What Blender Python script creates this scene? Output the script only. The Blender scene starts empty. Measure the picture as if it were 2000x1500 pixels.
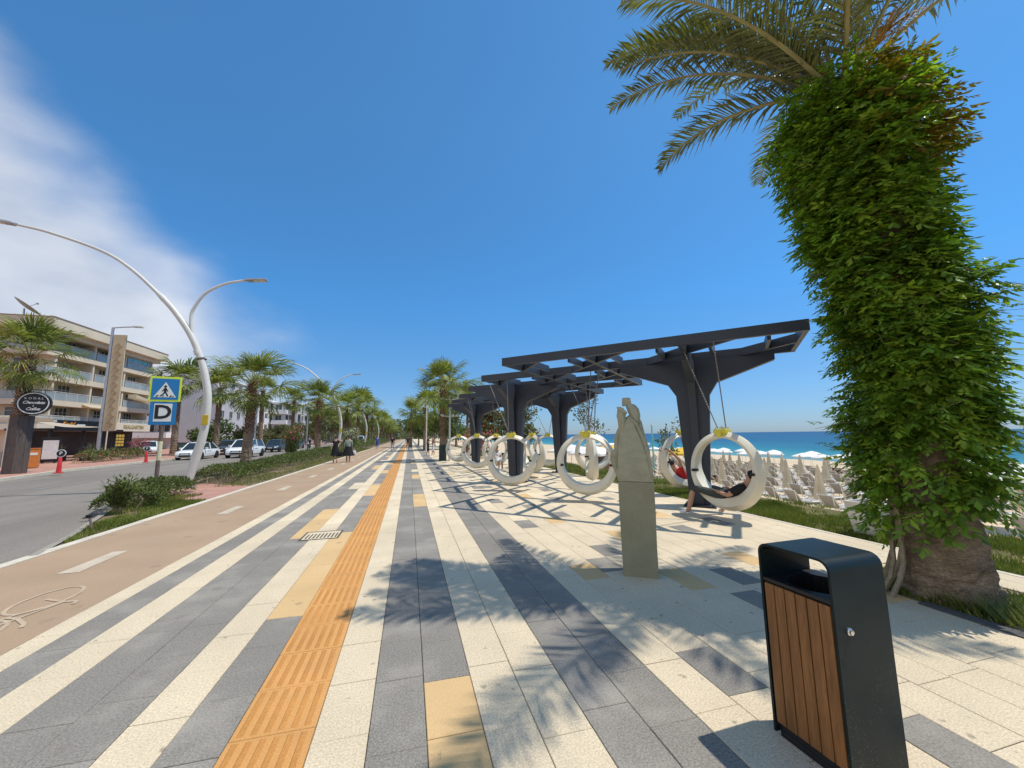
import bpy, bmesh, math, random
from mathutils import Vector, Matrix, noise as mnoise
R = math.radians
random.seed(7)
rnd = random.random
def uni(a, b): return a + (b - a) * random.random()
scene = bpy.context.scene
col = scene.collection

# ------------------------------------------------------------------ camera
cam_d = bpy.data.cameras.new('camera'); cam = bpy.data.objects.new('camera', cam_d); col.objects.link(cam)
cam_d.sensor_fit = 'HORIZONTAL'; cam_d.sensor_width = 36.0; cam_d.lens = 36 * 755 / 2000
cam_d.clip_start = 0.05; cam_d.clip_end = 60000
YAW = math.atan(200 / 755); PITCH = math.atan(100 / 755); ROLL = -0.0127
_f = Vector((math.sin(YAW) * math.cos(PITCH), math.cos(YAW) * math.cos(PITCH), math.sin(PITCH)))
_r = Vector((math.cos(YAW), -math.sin(YAW), 0)); _u = _r.cross(_f)
_r2 = _r * math.cos(ROLL) + _u * math.sin(ROLL); _u2 = -_r * math.sin(ROLL) + _u * math.cos(ROLL)
m = Matrix((( _r2.x, _u2.x, -_f.x, 0), (_r2.y, _u2.y, -_f.y, 0), (_r2.z, _u2.z, -_f.z, 0), (0, 0, 0, 1)))
m.translation = Vector((0, 0, 1.6)); cam.matrix_world = m
scene.camera = cam

# ------------------------------------------------------------------ sky and sun
SUN = Vector((0.43, -0.10, 1.0)).normalized()
EL = math.asin(SUN.z); AZ = math.atan2(SUN.x, SUN.y)
world = bpy.data.worlds.new('World'); scene.world = world; world.use_nodes = True
nt = world.node_tree; nt.nodes.clear()
def N(t, ty, **kw):
    n = t.nodes.new(ty)
    for k, v in kw.items(): setattr(n, k, v)
    return n
sky = N(nt, 'ShaderNodeTexSky', sky_type='NISHITA', sun_disc=False)
sky.sun_elevation = EL; sky.sun_rotation = AZ; sky.altitude = 0; sky.air_density = 1.0; sky.dust_density = 0.25; sky.ozone_density = 1.0
hsv = N(nt, 'ShaderNodeHueSaturation'); hsv.inputs['Saturation'].default_value = 1.0; hsv.inputs['Value'].default_value = 1.0
tc = N(nt, 'ShaderNodeTexCoord')
sep = N(nt, 'ShaderNodeSeparateXYZ'); nt.links.new(tc.outputs['Generated'], sep.inputs[0])
grade = N(nt, 'ShaderNodeValToRGB'); nt.links.new(sep.outputs[2], grade.inputs[0])      # clear sea air: deeper blue towards the horizon
while len(grade.color_ramp.elements) < 4: grade.color_ramp.elements.new(0.5)
for e_, (p_, c_) in zip(grade.color_ramp.elements, [(0.0, (.36, .52, .88)), (.16, (.37, .65, .93)), (.32, (.35, .82, 1.16)), (.65, (.47, .97, 1.24))]): e_.position = p_; e_.color = (*c_, 1)
tint = N(nt, 'ShaderNodeMix', data_type='RGBA', blend_type='MULTIPLY'); tint.inputs[0].default_value = 1.0
nt.links.new(sky.outputs[0], tint.inputs[6]); nt.links.new(grade.outputs[0], tint.inputs[7]); nt.links.new(tint.outputs[2], hsv.inputs['Color'])

# soft cloud bank over the land side (west); unseen stretch behind the viewer added to brighten the shade
def mth(op, a, b=None, c=None, t=nt, clamp=False):
    n = N(t, 'ShaderNodeMath', operation=op); n.use_clamp = clamp
    for i, v in enumerate((a, b, c)):
        if v is None: continue
        if isinstance(v, (int, float)): n.inputs[i].default_value = v
        else: t.links.new(v, n.inputs[i])
    return n.outputs[0]
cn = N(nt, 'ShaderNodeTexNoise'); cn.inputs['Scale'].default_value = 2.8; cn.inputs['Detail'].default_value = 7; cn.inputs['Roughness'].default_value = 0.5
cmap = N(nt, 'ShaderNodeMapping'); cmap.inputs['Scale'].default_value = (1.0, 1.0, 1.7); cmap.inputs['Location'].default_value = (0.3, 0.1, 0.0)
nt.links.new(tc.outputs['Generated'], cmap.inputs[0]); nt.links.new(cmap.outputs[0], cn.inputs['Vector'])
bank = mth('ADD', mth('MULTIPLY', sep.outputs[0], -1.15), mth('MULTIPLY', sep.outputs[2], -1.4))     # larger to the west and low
bank = mth('ADD', bank, mth('MULTIPLY_ADD', sep.outputs[1], -0.50, 0.51))  # spreads the bank out of view behind the viewer, added for ambient light
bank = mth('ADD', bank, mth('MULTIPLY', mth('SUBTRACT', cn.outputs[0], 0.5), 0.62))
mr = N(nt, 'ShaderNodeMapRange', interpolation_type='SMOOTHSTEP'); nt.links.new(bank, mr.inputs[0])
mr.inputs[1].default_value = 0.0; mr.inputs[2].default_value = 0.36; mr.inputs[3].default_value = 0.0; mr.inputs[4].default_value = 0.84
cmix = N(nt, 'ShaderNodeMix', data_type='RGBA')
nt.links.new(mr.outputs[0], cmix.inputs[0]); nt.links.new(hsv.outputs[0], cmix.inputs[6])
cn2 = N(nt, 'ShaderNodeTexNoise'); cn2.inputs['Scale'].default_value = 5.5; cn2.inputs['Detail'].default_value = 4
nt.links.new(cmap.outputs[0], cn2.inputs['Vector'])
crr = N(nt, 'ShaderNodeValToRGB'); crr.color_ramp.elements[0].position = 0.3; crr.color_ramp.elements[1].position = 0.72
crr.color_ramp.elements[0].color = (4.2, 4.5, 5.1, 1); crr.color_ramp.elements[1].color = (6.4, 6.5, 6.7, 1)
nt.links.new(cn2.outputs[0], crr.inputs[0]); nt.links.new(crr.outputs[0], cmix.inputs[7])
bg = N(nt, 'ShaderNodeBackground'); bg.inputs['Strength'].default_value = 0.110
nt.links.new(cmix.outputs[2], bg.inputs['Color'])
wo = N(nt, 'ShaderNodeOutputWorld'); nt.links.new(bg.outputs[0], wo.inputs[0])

sun_d = bpy.data.lights.new('sun', 'SUN'); sun_d.energy = 3.4; sun_d.angle = R(0.53); sun_d.color = (1.0, 0.95, 0.86)
sun = bpy.data.objects.new('sun', sun_d); col.objects.link(sun)
sun.rotation_euler = (-SUN).to_track_quat('-Z', 'Y').to_euler(); sun.location = (20, -5, 40)

scene.view_settings.view_transform = 'Standard'; scene.view_settings.look = 'None'
scene.view_settings.exposure = 0.36; scene.view_settings.gamma = 1.0; scene.view_settings.use_curve_mapping = False

# ------------------------------------------------------------------ materials
MATS = {}
def ramp(t, fac, stops):
    n = N(t, 'ShaderNodeValToRGB'); cr = n.color_ramp
    while len(cr.elements) < len(stops): cr.elements.new(0.5)
    for e, (p, c) in zip(cr.elements, stops): e.position = p; e.color = (c[0], c[1], c[2], 1)
    t.links.new(fac, n.inputs[0]); return n.outputs[0]
def noise_n(t, vec, scale, detail=3, rough=0.55):
    n = N(t, 'ShaderNodeTexNoise'); n.inputs['Scale'].default_value = scale; n.inputs['Detail'].default_value = detail
    n.inputs['Roughness'].default_value = rough; t.links.new(vec, n.inputs['Vector']); return n.outputs[0]
def mixc(t, fac, a, b, blend='MIX'):
    n = N(t, 'ShaderNodeMix', data_type='RGBA', blend_type=blend)
    for i, v in ((0, fac), (6, a), (7, b)):
        if isinstance(v, (int, float)): n.inputs[i].default_value = v
        elif isinstance(v, tuple): n.inputs[i].default_value = (v[0], v[1], v[2], 1)
        else: t.links.new(v, n.inputs[i])
    return n.outputs[2]
def M(name, c, rough=0.6, var=0.18, scale=6.0, fine=0.0, fscale=150.0, bump=0.0, bscale=40.0, metal=0.0, rand=0.0, spec=0.4,
      dirt=0.0, dirtc=(0.12, 0.1, 0.08), dscale=3.0, spots=0.0, spscale=5.0, transl=0.0, stretch=None, coat=0.0, c2=None, objco=False, leaf=None):
    """Principled material: colour + soft blotches + fine speckle + stains, all in world space."""
    if name in MATS: return MATS[name]
    mt = bpy.data.materials.new(name); mt.use_nodes = True; t = mt.node_tree; t.nodes.clear()
    out = N(t, 'ShaderNodeOutputMaterial'); b = N(t, 'ShaderNodeBsdfPrincipled')
    if objco: vec = N(t, 'ShaderNodeTexCoord').outputs['Object']; geo = N(t, 'ShaderNodeNewGeometry')
    else: geo = N(t, 'ShaderNodeNewGeometry'); vec = geo.outputs['Position']
    if stretch:
        mp = N(t, 'ShaderNodeMapping'); mp.inputs['Scale'].default_value = stretch; t.links.new(vec, mp.inputs[0]); vec = mp.outputs[0]
    base = c
    lo = tuple(x * (1 - var) for x in c); hi = tuple(min(1, x * (1 + var)) for x in (c2 or c))
    cc = ramp(t, noise_n(t, vec, scale), [(0.3, lo), (0.7, hi)]) if var or c2 else c
    if fine:
        f = ramp(t, noise_n(t, vec, fscale, 2, 0.7), [(0.35, (1 - fine,) * 3), (0.65, (1 + fine * 0.6,) * 3)])
        cc = mixc(t, 1.0, cc, f, 'MULTIPLY')
    if rand:
        oi = N(t, 'ShaderNodeObjectInfo')
        s = mth('FRACT', mth('ADD', mth('MULTIPLY', oi.outputs['Random'], 7.31), geo.outputs['Random Per Island'], t=t), t=t)
        f = ramp(t, s, [(0.0, (1 - rand,) * 3), (1.0, (1 + rand * 0.7,) * 3)])
        cc = mixc(t, 1.0, cc, f, 'MULTIPLY')
    if dirt:
        d = N(t, 'ShaderNodeMapRange'); t.links.new(noise_n(t, vec, dscale, 4, 0.65), d.inputs[0])
        d.inputs[1].default_value = 0.5; d.inputs[2].default_value = 0.75; d.inputs[4].default_value = dirt
        cc = mixc(t, d.outputs[0], cc, dirtc)
    if spots:
        v = N(t, 'ShaderNodeTexVoronoi'); v.inputs['Scale'].default_value = spscale; t.links.new(vec, v.inputs['Vector'])
        sp = N(t, 'ShaderNodeSeparateColor'); t.links.new(v.outputs['Color'], sp.inputs[0])
        rr = mth('MULTIPLY', mth('POWER', sp.outputs[0], 2.2, t=t), 0.26, t=t)
        wob = mth('MULTIPLY', mth('SUBTRACT', noise_n(t, vec, 38, 4, 0.7), 0.5, t=t), 0.42, t=t)
        k = N(t, 'ShaderNodeMapRange'); t.links.new(mth('SUBTRACT', rr, mth('ADD', v.outputs['Distance'], wob, t=t), t=t), k.inputs[0])
        k.inputs[1].default_value = 0.0; k.inputs[2].default_value = 0.10; k.inputs[4].default_value = spots
        cc = mixc(t, k.outputs[0], cc, (0.16, 0.13, 0.10))
    if isinstance(cc, tuple): b.inputs['Base Color'].default_value = (*cc, 1)
    else: t.links.new(cc, b.inputs['Base Color'])
    b.inputs['Roughness'].default_value = rough; b.inputs['Metallic'].default_value = metal
    b.inputs['Specular IOR Level'].default_value = spec
    if coat: b.inputs['Coat Weight'].default_value = coat; b.inputs['Coat Roughness'].default_value = 0.05
    if bump:
        bn = N(t, 'ShaderNodeBump'); bn.inputs['Strength'].default_value = bump; bn.inputs['Distance'].default_value = 0.02
        t.links.new(noise_n(t, vec, bscale, 4), bn.inputs['Height']); t.links.new(bn.outputs[0], b.inputs['Normal'])
    sh = b.outputs[0]
    if transl:
        tr = N(t, 'ShaderNodeBsdfTranslucent')
        if isinstance(cc, tuple): tr.inputs[0].default_value = (*cc, 1)
        else: t.links.new(mixc(t, 1.0, cc, (1.3, 1.5, 0.55) if (leaf if leaf is not None else any(w in name for w in ('leaf', 'grass'))) else (1.0, 1.0, 1.0), 'MULTIPLY'), tr.inputs[0])
        mx = N(t, 'ShaderNodeMixShader'); mx.inputs[0].default_value = transl
        t.links.new(sh, mx.inputs[1]); t.links.new(tr.outputs[0], mx.inputs[2]); sh = mx.outputs[0]
    t.links.new(sh, out.inputs[0]); MATS[name] = mt; return mt

slab_white = M('slab_cream', (0.68, 0.56, 0.385), 0.75, 0.08, 1.2, 0.24, 85, 0.15, 120, rand=0.10, dirt=0.22, dirtc=(0.36, 0.30, 0.22), dscale=1.6, spots=0.6, spscale=10, spec=0.25)
slab_grey = M('slab_grey', (0.265, 0.240, 0.202), 0.75, 0.10, 1.3, 0.32, 85, 0.15, 120, rand=0.10, dirt=0.55, dirtc=(0.40, 0.36, 0.30), dscale=1.3, spots=0.35, spscale=4.1, spec=0.25)
slab_yellow = M('slab_yellow', (0.64, 0.43, 0.205), 0.75, 0.08, 1.5, 0.14, 120, 0.12, 120, rand=0.08, dirt=0.25, dirtc=(0.42, 0.30, 0.17), spots=0.45, spscale=5.0, spec=0.25)
tact_a = M('tactile_orange', (0.64, 0.325, 0.105), 0.7, 0.10, 1.8, 0.14, 100, 0.1, 90, rand=0.10, dirt=0.25, dirtc=(0.42, 0.24, 0.12), spec=0.25)
tact_b = M('tactile_orange_rib', (0.50, 0.23, 0.062), 0.7, 0.12, 2.0, 0.16, 100, dirt=0.2, dirtc=(0.34, 0.18, 0.08), spec=0.25)
joint_m = M('joint_sand', (0.30, 0.25, 0.185), 0.95, 0.2, 4, 0.2, 90, spec=0.1)
bike_m = M('bike_path_tan', (0.375, 0.262, 0.168), 0.85, 0.08, 0.9, 0.12, 140, 0.2, 150, dirt=0.28, dirtc=(0.32, 0.255, 0.175), dscale=1.1, spots=0.35, spscale=2.3, spec=0.2)
paint_m = M('worn_white_paint', (0.52, 0.44, 0.33), 0.8, 0.12, 3, 0.2, 60, dirt=0.75, dirtc=(0.44, 0.32, 0.22), dscale=4, spec=0.2)
kerb_m = M('kerb_stone', (0.60, 0.54, 0.43), 0.8, 0.1, 2, 0.2, 90, 0.2, 80, dirt=0.4, dirtc=(0.35, 0.3, 0.24), spec=0.2)
asphalt_m = M('asphalt', (0.215, 0.190, 0.160), 0.85, 0.16, 0.45, 0.25, 90, 0.25, 120, dirt=0.35, dirtc=(0.30, 0.27, 0.23), dscale=0.5, spec=0.25, stretch=(1.6, 0.25, 1))
redpave_m = M('red_pavers', (0.42, 0.225, 0.17), 0.85, 0.15, 1.5, 0.2, 30, dirt=0.4, dirtc=(0.36, 0.27, 0.22), dscale=1, spec=0.2)
soil_m = M('soil', (0.20, 0.15, 0.095), 0.95, 0.25, 2, 0.25, 60, 0.5, 30, spec=0.1)
lawn_m = M('lawn_soil', (0.125, 0.115, 0.045), 0.95, 0.3, 1.2, 0.25, 60, 0.4, 40, dirt=0.9, dirtc=(0.33, 0.23, 0.14), dscale=0.55, spec=0.1)
sand_m = M('sand', (0.58, 0.455, 0.31), 0.95, 0.10, 0.5, 0.10, 60, 0.9, 6, spec=0.1)
land_m = M('ground_earth', (0.30, 0.25, 0.18), 0.95, 0.2, 0.05, 0.2, 2, spec=0.1)
steel_m = M('dark_steel', (0.030, 0.037, 0.050), 0.45, 0.12, 2, 0.12, 60, dirt=0.15, dirtc=(0.07, 0.07, 0.07), spec=0.5)
binsteel_m = M('bin_steel', (0.006, 0.014, 0.016), 0.45, 0.2, 5, 0.1, 80, bump=0.03, bscale=200, dirt=0.25, dirtc=(0.022, 0.024, 0.022), dscale=8, spots=0.0, spec=0.2)
black_m = M('black_plastic', (0.012, 0.012, 0.013), 0.5, 0.1, 5)
wood_m = M('bin_wood', (0.25, 0.112, 0.036), 0.55, 0.25, 7, 0.2, 40, 0.15, 30, rand=0.22, stretch=(3, 3, 0.25), dirt=0.2, dirtc=(0.16, 0.07, 0.03), spec=0.35)
plastic_m = M('ring_plastic', (0.80, 0.74, 0.59), 0.38, 0.05, 2, 0.03, 40, dirt=0.22, dirtc=(0.50, 0.46, 0.36), dscale=3.0, spec=0.45, transl=0.12)
yellow_m = M('clamp_yellow', (0.70, 0.60, 0.06), 0.45, 0.15, 10, dirt=0.3, dirtc=(0.3, 0.25, 0.08), dscale=12)
rope_m = M('steel_rope', (0.20, 0.19, 0.18), 0.5, 0.2, 40, metal=0.5)
stone_m = M('green_stone', (0.40, 0.375, 0.245), 0.7, 0.12, 5, 0.16, 120, 0.5, 45, dirt=0.3, dirtc=(0.48, 0.45, 0.31), dscale=6, spec=0.3, stretch=(1, 1, 2.2))
stone2_m = M('green_stone_base', (0.30, 0.275, 0.17), 0.65, 0.10, 4, 0.16, 120, 0.12, 60, dirt=0.3, dirtc=(0.34, 0.32, 0.215), dscale=5, spec=0.3)
white_m = M('white_paint_metal', (0.62, 0.60, 0.54), 0.4, 0.04, 3, dirt=0.25, dirtc=(0.5, 0.46, 0.4), dscale=4)
galv_m = M('galvanised_steel', (0.42, 0.42, 0.43), 0.4, 0.1, 4, metal=0.6)
carwhite_m = M('car_white', (0.78, 0.78, 0.77), 0.28, 0.0, coat=0.6)
carblue_m = M('car_navy', (0.03, 0.035, 0.055), 0.28, 0.0, coat=0.6)
cargrey_m = M('car_grey', (0.06, 0.06, 0.065), 0.28, 0.0, coat=0.6)
glass_m = M('car_glass', (0.02, 0.028, 0.03), 0.05, 0.0, spec=0.8)
tyre_m = M('tyre_rubber', (0.018, 0.018, 0.018), 0.8, 0.1)
rim_m = M('alloy_rim', (0.30, 0.30, 0.31), 0.35, 0.05, metal=0.7)
lens_m = M('lamp_lens', (0.6, 0.62, 0.63), 0.12, 0.0, spec=0.7)
red_m = M('red_plastic', (0.60, 0.035, 0.035), 0.5, 0.1, 6)
orange_m = M('orange_board', (0.58, 0.19, 0.04), 0.6, 0.12, 5)
trunk_m = M('palm_trunk', (0.26, 0.185, 0.125), 0.9, 0.3, 5, 0.3, 40, 0.6, 18, stretch=(1, 1, 3), spec=0.15)
boot_m = M('palm_boot', (0.19, 0.085, 0.05), 0.85, 0.35, 9, 0.2, 40, rand=0.35, spec=0.15)
bigtrunk_m = M('date_palm_bark', (0.25, 0.185, 0.125), 0.95, 0.35, 5, 0.35, 35, 1.0, 22, stretch=(1, 1, 2.5), dirt=0.5, dirtc=(0.10, 0.07, 0.045), dscale=6, spec=0.1)
vine_m = M('vine_stem', (0.30, 0.24, 0.16), 0.85, 0.25, 10, 0.2, 60, 0.4, 40, spec=0.15)
fan_m = M('fan_palm_leaf', (0.125, 0.165, 0.036), 0.5, 0.25, 1.3, rand=0.30, spec=0.35, transl=0.28, c2=(0.24, 0.26, 0.06))
date_m = M('date_palm_leaf', (0.11, 0.125, 0.036), 0.45, 0.25, 2.0, rand=0.30, spec=0.4, transl=0.22, c2=(0.16, 0.165, 0.055))
rachis_m = M('frond_rachis', (0.30, 0.26, 0.10), 0.6, 0.2, 4, spec=0.3)
fruit_m = M('date_stalk_orange', (0.42, 0.22, 0.03), 0.6, 0.25, 8, rand=0.3)
ivy_m = M('creeper_leaf', (0.110, 0.205, 0.020), 0.42, 0.35, 2.2, rand=0.45, spec=0.35, transl=0.34, c2=(0.17, 0.28, 0.03))
ivyl_m = M('creeper_leaf_young', (0.255, 0.345, 0.035), 0.42, 0.25, 2.2, rand=0.35, spec=0.35, transl=0.4)
ivyd_m = M('creeper_leaf_dry', (0.25, 0.17, 0.02), 0.6, 0.3, 6, rand=0.35, spec=0.3, transl=0.3)
hedge_m = M('hedge_leaf', (0.115, 0.140, 0.036), 0.5, 0.35, 3, rand=0.40, spec=0.35, transl=0.22)
tree_m = M('tree_leaf', (0.085, 0.120, 0.028), 0.5, 0.30, 0.8, rand=0.35, spec=0.3, transl=0.25)
olive_m = M('tree_leaf_olive', (0.125, 0.125, 0.045), 0.5, 0.30, 0.8, rand=0.35, spec=0.3, transl=0.25)
grass_m = M('grass_blade', (0.165, 0.20, 0.028), 0.5, 0.35, 0.8, rand=0.35, spec=0.3, transl=0.25, c2=(0.17, 0.19, 0.04))
flower_m = M('pink_flower', (0.58, 0.13, 0.14), 0.6, 0.25, 4, rand=0.3, transl=0.2)
flowerw_m = M('white_flower', (0.75, 0.72, 0.55), 0.6, 0.1, 4, transl=0.2)
umb_m = M('umbrella_white', (0.80, 0.79, 0.75), 0.8, 0.04, 2, transl=0.15)
umbc_m = M('umbrella_cream', (0.74, 0.66, 0.50), 0.85, 0.10, 3, transl=0.08)
umby_m = M('umbrella_yellow', (0.75, 0.48, 0.05), 0.8, 0.1, 2, transl=0.15)
sling_m = M('lounger_sling', (0.36, 0.35, 0.33), 0.85, 0.08, 3, 0.1, 200)
loung_m = M('lounger_frame', (0.78, 0.74, 0.65), 0.45, 0.05, 3, dirt=0.2, dirtc=(0.5, 0.45, 0.38))
cream_m = M('render_cream', (0.68, 0.57, 0.41), 0.85, 0.06, 0.4, 0.06, 20, dirt=0.15, dirtc=(0.36, 0.30, 0.22), dscale=0.6)
cream2_m = M('render_light', (0.68, 0.60, 0.46), 0.85, 0.05, 0.4, 0.05, 20)
brown_m = M('render_brown', (0.30, 0.20, 0.125), 0.85, 0.08, 0.5)
bwhite_m = M('render_white', (0.80, 0.79, 0.76), 0.85, 0.04, 0.3, dirt=0.12, dirtc=(0.5, 0.48, 0.44), dscale=0.5)
bgrey_m = M('render_grey', (0.52, 0.52, 0.52), 0.85, 0.06, 0.3, dirt=0.15, dirtc=(0.34, 0.35, 0.36), dscale=0.4)
wframe_m = M('window_frame', (0.62, 0.58, 0.52), 0.5, 0.03, 2)
pane_m = M('window_glass', (0.045, 0.055, 0.06), 0.06, 0.3, 0.5, spec=0.8)
teal_m = M('teal_glass', (0.14, 0.36, 0.38), 0.08, 0.15, 0.8, spec=0.8)
rail_m = M('glass_rail', (0.30, 0.32, 0.30), 0.12, 0.15, 0.8, spec=0.7)
dark_m = M('shop_interior', (0.03, 0.026, 0.022), 0.7, 0.3, 1)
blackfascia_m = M('black_fascia', (0.012, 0.012, 0.014), 0.45, 0.1, 2)
canvas_m = M('cream_canvas', (0.74, 0.67, 0.52), 0.8, 0.05, 1, transl=0.5)
signblue_m = M('sign_blue', (0.012, 0.18, 0.42), 0.35, 0.05, 4)
signyel_m = M('sign_yellow', (0.62, 0.75, 0.05), 0.4, 0.05, 4)
signwhite_m = M('sign_white', (0.72, 0.72, 0.66), 0.4, 0.04, 4)
signblack_m = M('sign_black', (0.010, 0.010, 0.014), 0.35, 0.05, 4)
ink_m = M('sign_ink', (0.012, 0.012, 0.012), 0.5, 0.0)
gold_m = M('gold_letters', (0.32, 0.24, 0.07), 0.45, 0.1, 4)
cladding_m = M('wooden_casing', (0.105, 0.082, 0.068), 0.8, 0.25, 5, 0.2, 30, stretch=(4, 4, 0.6))
skin_m = M('skin', (0.46, 0.25, 0.16), 0.55, 0.08, 12)
hair_m = M('dark_hair', (0.02, 0.014, 0.01), 0.5, 0.2, 30)
clblack_m = M('black_cloth', (0.014, 0.014, 0.016), 0.9, 0.2, 12)
clgrey_m = M('grey_shorts', (0.055, 0.062, 0.055), 0.9, 0.2, 12)
clred_m = M('red_cloth', (0.50, 0.02, 0.025), 0.85, 0.15, 12)
clwhite_m = M('white_cloth', (0.74, 0.73, 0.71), 0.85, 0.05, 12)
clgreen_m = M('grey_green_cloth', (0.26, 0.30, 0.25), 0.9, 0.12, 12)
clblue_m = M('blue_cloth', (0.04, 0.10, 0.36), 0.9, 0.12, 12)
cltan_m = M('tan_cloth', (0.33, 0.22, 0.15), 0.9, 0.12, 12)
# ------------------------------------------------------------------ mesh helpers
class MB:
    def __init__(s): s.v = []; s.f = []; s.mi = []
    def add(s, vs, fs, mi=0, mat=None):
        o = len(s.v)
        s.v += [tuple(mat @ Vector(p)) if mat else tuple(p) for p in vs]
        for f in fs: s.f.append(tuple(i + o for i in f)); s.mi.append(mi)
        return s
    def box(s, x0, x1, y0, y1, z0, z1, mi=0, mat=None):
        vs = [(x0, y0, z0), (x1, y0, z0), (x1, y1, z0), (x0, y1, z0), (x0, y0, z1), (x1, y0, z1), (x1, y1, z1), (x0, y1, z1)]
        return s.add(vs, [(0, 3, 2, 1), (4, 5, 6, 7), (0, 1, 5, 4), (1, 2, 6, 5), (2, 3, 7, 6), (3, 0, 4, 7)], mi, mat)
    def bbox(s, x0, x1, y0, y1, z0, z1, b=0.01, mi=0, mat=None):
        """box with chamfered edges"""
        bm = bmesh.new(); bmesh.ops.create_cube(bm, size=1.0)
        for v in bm.verts: v.co = Vector(((x0 + x1) / 2 + v.co.x * (x1 - x0), (y0 + y1) / 2 + v.co.y * (y1 - y0), (z0 + z1) / 2 + v.co.z * (z1 - z0)))
        bmesh.ops.bevel(bm, geom=bm.edges[:], offset=b, segments=2, affect='EDGES', profile=0.6)
        s.addbm(bm, mi, mat); bm.free(); return s
    def addbm(s, bm, mi=0, mat=None):
        bm.verts.index_update(); return s.add([v.co.copy() for v in bm.verts], [[v.index for v in f.verts] for f in bm.faces], mi, mat)
    def prism(s, pts, h0, h1, axis='z', mi=0, mat=None):
        n = len(pts); P = {'z': lambda a, b, h: (a, b, h), 'y': lambda a, b, h: (a, h, b), 'x': lambda a, b, h: (h, a, b)}[axis]
        vs = [P(a, b, h0) for a, b in pts] + [P(a, b, h1) for a, b in pts]
        fs = [tuple(range(n - 1, -1, -1)), tuple(range(n, 2 * n))] + [(i, (i + 1) % n, n + (i + 1) % n, n + i) for i in range(n)]
        return s.add(vs, fs, mi, mat)
    def tube(s, pts, rad, n=8, mi=0, caps=True, mat=None):
        pts = [Vector(p) for p in pts]; k = len(pts); rr = rad if isinstance(rad, (list, tuple)) else [rad] * k
        vs = []; fs = []; prev = None
        for i, p in enumerate(pts):
            d = (pts[min(i + 1, k - 1)] - pts[max(i - 1, 0)]).normalized()
            if prev is None: a = Vector((0, 0, 1)) if abs(d.z) < 0.9 else Vector((1, 0, 0)); a = (a - d * a.dot(d)).normalized()
            else: a = (prev - d * prev.dot(d)); a = a.normalized() if a.length > 1e-6 else d.orthogonal().normalized()
            prev = a; b = d.cross(a)
            for j in range(n):
                t = 2 * math.pi * j / n; vs.append(p + (a * math.cos(t) + b * math.sin(t)) * rr[i])
        for i in range(k - 1):
            for j in range(n): fs.append((i * n + j, i * n + (j + 1) % n, (i + 1) * n + (j + 1) % n, (i + 1) * n + j))
        if caps: fs.append(tuple(range(n - 1, -1, -1))); fs.append(tuple(range((k - 1) * n, k * n)))
        return s.add(vs, fs, mi, mat)
    def lathe(s, prof, n=16, mi=0, mat=None, caps=True):
        vs = []; fs = []; k = len(prof)
        for r, z in prof:
            for j in range(n): t = 2 * math.pi * j / n; vs.append((r * math.cos(t), r * math.sin(t), z))
        for i in range(k - 1):
            for j in range(n): fs.append((i * n + j, i * n + (j + 1) % n, (i + 1) * n + (j + 1) % n, (i + 1) * n + j))
        if caps: fs.append(tuple(range(n - 1, -1, -1))); fs.append(tuple(range((k - 1) * n, k * n)))
        return s.add(vs, fs, mi, mat)
    def mesh(s, name, mats, smooth=None):
        me = bpy.data.meshes.new(name); me.from_pydata(s.v, [], s.f)
        for mt in (mats if isinstance(mats, (list, tuple)) else [mats]): me.materials.append(mt)
        if any(s.mi): me.polygons.foreach_set('material_index', s.mi)
        if smooth is not None:
            me.polygons.foreach_set('use_smooth', [True] * len(me.polygons)); me.set_sharp_from_angle(angle=R(smooth))
        me.update(); return me
    def build(s, name, mats, parent=None, smooth=None):
        return put(name, s.mesh(name, mats, smooth), parent)
def put(name, me, parent=None):
    o = bpy.data.objects.new(name, me); col.objects.link(o)
    if parent: o.parent = parent
    return o
def tag(o, label=None, cat=None, group=None, kind=None):
    if label: o['label'] = label
    if cat: o['category'] = cat
    if group: o['group'] = group
    if kind: o['kind'] = kind
    return o
def thing(name, label, cat, loc=(0, 0, 0), rz=0.0, group=None):
    o = bpy.data.objects.new(name, None); o.empty_display_size = 0.2; col.objects.link(o)
    o.location = loc; o.rotation_euler = (0, 0, rz); return tag(o, label, cat, group)
def dup(root, loc, rz=0.0, label=None, group=None, scale=None):
    def cp(o, par):
        c = o.copy(); col.objects.link(c); c.parent = par
        for ch in o.children: cp(ch, c)
        return c
    r = cp(root, None); r.location = loc; r.rotation_euler = (0, 0, rz)
    if scale: r.scale = (scale,) * 3 if isinstance(scale, (int, float)) else scale
    if label: r['label'] = label
    if group: r['group'] = group
    return r
def text_mb(body, size, mi=0, extrude=0.004, bold=False, mat=None, mb=None, shear=0.0, sp=1.0):
    cu = bpy.data.curves.new('txt', 'FONT'); cu.body = body; cu.size = size; cu.align_x = 'CENTER'; cu.align_y = 'CENTER'; cu.extrude = extrude
    cu.resolution_u = 3; cu.shear = shear; cu.space_character = sp
    if bold: cu.offset = size * 0.025
    o = bpy.data.objects.new('txt', cu); col.objects.link(o); dg = bpy.context.evaluated_depsgraph_get()
    me = bpy.data.meshes.new_from_object(o.evaluated_get(dg))
    mb = mb or MB(); mb.add([v.co.copy() for v in me.vertices], [tuple(p.vertices) for p in me.polygons], mi, mat)
    bpy.data.objects.remove(o); bpy.data.curves.remove(cu); bpy.data.meshes.remove(me); return mb
def sheet(name, pts, z, mt, kind='structure', parent=None):
    mb = MB(); n = len(pts); mb.add([(x, y, z) for x, y in pts], [tuple(range(n))]); o = mb.build(name, mt, parent)
    if not parent: tag(o, kind=kind)
    return o
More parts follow.
